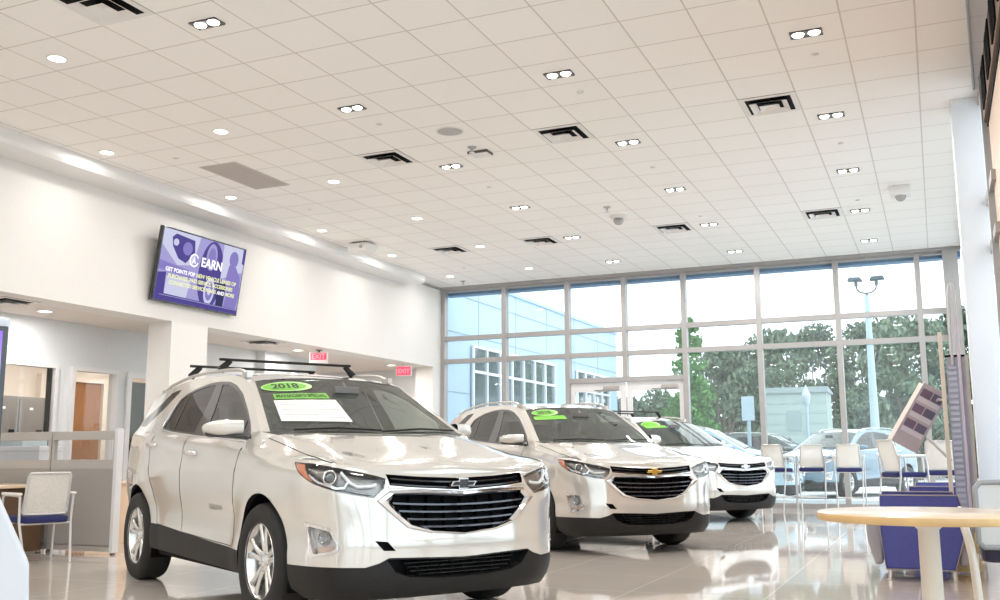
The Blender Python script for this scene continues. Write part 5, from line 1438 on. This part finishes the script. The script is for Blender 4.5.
sh = thing('shed', 'pale green shed with horizontal boards under the trees', 'shed', (-4.6, 38, 0))
TKM = mat('pale_green_boards', (.36, .44, .42), rough=.6)
m = MB(); m.bb(-1.05, 1.05, -.9, .9, 0, 3.25); m.build('walls', TKM, sh)
m = MB(); m.prism([(-1.0, 3.25), (1.0, 3.25), (1.0, 3.32), (-1.0, 3.45)], lambda y, z, x: (x, y, z), -1.12, 1.12); m.build('roof', mat('shed_roof', (.30, .36, .37), rough=.6), sh)
for k in range(8):
    m = MB(); m.bb(-1.05, 1.05, -.92, -.9, .35 + .36 * k, .39 + .36 * k); m.build('board_joint', mat('grey_stripe', (.36, .44, .44), rough=.5), sh)
m = MB(); m.bb(-.35, .15, -.93, -.9, 1.9, 2.6); m.build('window', mat('shed_window', (.30, .38, .38), rough=.1), sh)
# kerb and pavement strip
m = MB(); m.bb(-10.3, 12, 21.3, 21.55, -.05, .12); struct(m, 'kerb', mat('white_kerb', (.72, .75, .78), rough=.8))
# ================================================================ THE CARS
car, Sw = make_car()
def on_ws(u, v, d=.006):
    p = Sw(u, v); e = .01
    n = (Sw(u + e, v) - Sw(u - e, v)).cross(Sw(u, v + e) - Sw(u, v - e)).normalized()
    if n.x < 0: n = -n
    return p + n * d
def ws_patch(name, poly, mm, parent, d):
    """flat sticker following the windscreen"""
    m = MB(); c = (sum(p[0] for p in poly) / len(poly), sum(p[1] for p in poly) / len(poly))
    n = len(poly); vs = [on_ws(*c, d)]
    for k in (.5, 1.0): vs += [on_ws(c[0] + (u - c[0]) * k, c[1] + (v - c[1]) * k, d) for u, v in poly]
    fs = [(0, 1 + i, 1 + (i + 1) % n) for i in range(n)] + [(1 + i, 1 + n + i, 1 + n + (i + 1) % n, 1 + (i + 1) % n) for i in range(n)]
    m.add(vs, fs, 0, True); return m.build(name, mm, parent)
def ws_text(body, u0, v0, wu, parent, mm, d, name='lettering', bold=.002, hv=None):
    vs, fs = text_mesh(body, 1.0, bold=bold * 10)
    w = max(v[0] for v in vs) - min(v[0] for v in vs); k = wu / w
    kv = (hv or k * 2.2)
    m = MB(); m.add([on_ws(u0 + x * k, v0 + y * kv, d) for x, y, z in vs], fs); return m.build(name, mm, parent, fix=False)
def stickers(root, oval, strip, year, text, paper=None, rot=0.0):
    (u, v, ru, rv) = oval
    o = ws_patch('year_sticker', ell(u, v, ru, rv, 36), GREENL, root, .006)
    ws_patch('sticker_face', ell(u - .012, v, ru * .86, rv * .82, 36), GREEN, o, .0075)
    if year: ws_text(year, u - .01, v, ru * 1.05, o, INK, .009, bold=.003, hv=rv * 1.35)
    u0, u1, v0, v1 = strip
    s = ws_patch('slogan_sticker', subdiv([(u0, v0), (u1, v0), (u1, v1), (u0, v1)], .05), GREEN, root, .006)
    if text: ws_text(text, (u0 + u1) / 2, (v0 + v1) / 2, (u1 - u0) * .92, s, INK, .008, hv=(v1 - v0) * .85)
    if paper:
        u0, u1, v0, v1 = paper
        p = ws_patch('price_sheet', subdiv([(u0, v0), (u1, v0), (u1, v1), (u0, v1)], .05), PAPER, root, .006)
        for k in range(7):
            vv = v1 - (v1 - v0) * (k + 1) / 8.5
            ws_patch('printed_line', [(u0 + .02, vv), (u1 - .02 - .06 * (k % 3), vv), (u1 - .02 - .06 * (k % 3), vv + .006), (u0 + .02, vv + .006)], GREYINK, p, .007)
stickers_target = car
def place(o, x, y, hd): o.location = (x + math.cos(R(hd)) * -1.3625, y + math.sin(R(hd)) * -1.3625, 0); o.rotation_euler = (0, 0, R(hd))
bare = car                                     # shape shared by every car
finish_dx = 1.3625
finish_car(car, finish_dx)
_on = on_ws
def on_ws(u, v, d=.006): return _on(u, v, d) + Vector((finish_dx, 0, 0))
def drop(o, names):
    for ch in list(o.children):
        if ch.name.split('.')[0] in names:
            for g in list(ch.children): bpy.data.objects.remove(g)
            bpy.data.objects.remove(ch)
def recolour(o, old, new):
    for ch in o.children_recursive:
        if ch.type != 'MESH': continue
        for i, s in enumerate(ch.material_slots):
            if s.material == old: s.link = 'OBJECT'; s.material = new
car2 = copy_tree(car); car3 = copy_tree(car); car4 = copy_tree(car); car5 = copy_tree(car); car6 = copy_tree(car)
place(car, -3.5, 6.05, -30.9); place(car2, -3.47, 11.03, -42.5); place(car3, -3.53, 16.25, -35)
tag(car, 'pearl white SUV in front with white price sheet and green 2018 sticker', 'car', 'white showroom cars'); tag(car2, 'white SUV in the middle with gold badge and bare roof rails', 'car', 'white showroom cars'); tag(car3, 'white SUV farthest back with a green oval sticker, nearest the bar stools', 'car', 'white showroom cars')
drop(car2, {'load_bar'}); 
recolour(car2, GLOSSB, GLOSSB)
for o in car2.children:
    if o.name.startswith('badge'):
        for g in [o] + list(o.children):
            for s in g.material_slots: s.link = 'OBJECT'; s.material = GOLD
for o in car3.children:
    if o.name.startswith('badge'):
        for g in o.children:
            for s in g.material_slots: s.link = 'OBJECT'; s.material = CHROME
stickers(car, (.19, .84, .138, .095), (.098, .375, .597, .70), '2018', "MANAGER'S SPECIAL", (.09, .40, .18, .575))
stickers(car2, (.19, .855, .12, .095), (.07, .345, .64, .755), '2018', None)
stickers(car3, (.20, .86, .13, .12), (.09, .38, .71, .80), None, None)
def paint(o, name, col):
    recolour(o, PAINT, mat(name, col, rough=.25, coat=1.0)); drop(o, {'load_bar', 'badge'})
tag(car4, 'steel blue SUV parked outside behind the bar stools', 'car'); tag(car5, 'dark green SUV parked outside just behind the farthest white car', 'car'); tag(car6, 'pale blue car parked outside in front of the dark green one', 'car')
paint(car4, 'silver_blue_paint', (.13, .21, .27)); place(car4, -2.85, 26.2, -118)
paint(car5, 'dark_green_paint', (.03, .05, .045)); place(car5, -3.47, 31.3, -4)
paint(car6, 'pale_blue_paint', (.50, .66, .76)); place(car6, -3.75, 23.1, 3)

# ================================================================ LIGHT
w = bpy.data.worlds.new('sky'); SC.world = w; w.use_nodes = True
nt = w.node_tree; bg = nt.nodes['Background']
tc = nt.nodes.new('ShaderNodeTexCoord'); sp = nt.nodes.new('ShaderNodeSeparateXYZ'); rp = nt.nodes.new('ShaderNodeValToRGB')
rp.color_ramp.elements[0].position = .0; rp.color_ramp.elements[0].color = (.80, .87, .93, 1)
rp.color_ramp.elements[1].position = .5; rp.color_ramp.elements[1].color = (.95, .98, 1.0, 1)
nt.links.new(tc.outputs['Generated'], sp.inputs[0]); nt.links.new(sp.outputs[2], rp.inputs[0]); nt.links.new(rp.outputs[0], bg.inputs[0])
bg.inputs[1].default_value = 2.1
# unseen lamps added behind the camera to brighten floor and ceiling
for x in (-8.6, -6.2, -3.8, -1.4):
    for y in (-5.2, -2.6, 0, 2.6, 4.6): lamp('rear_fill_lamp', 0, (x, y, H - .05), 13, .28, .14)
SC.view_settings.exposure = 0.58
SC.cycles.use_denoising = True
SC.cycles.max_bounces = 8; SC.cycles.diffuse_bounces = 4; SC.cycles.glossy_bounces = 4; SC.cycles.transparent_max_bounces = 16; SC.cycles.transmission_bounces = 6
SC.cycles.sample_clamp_indirect = 6; SC.cycles.caustics_reflective = False; SC.cycles.caustics_refractive = False
SC.cycles.use_light_tree = True
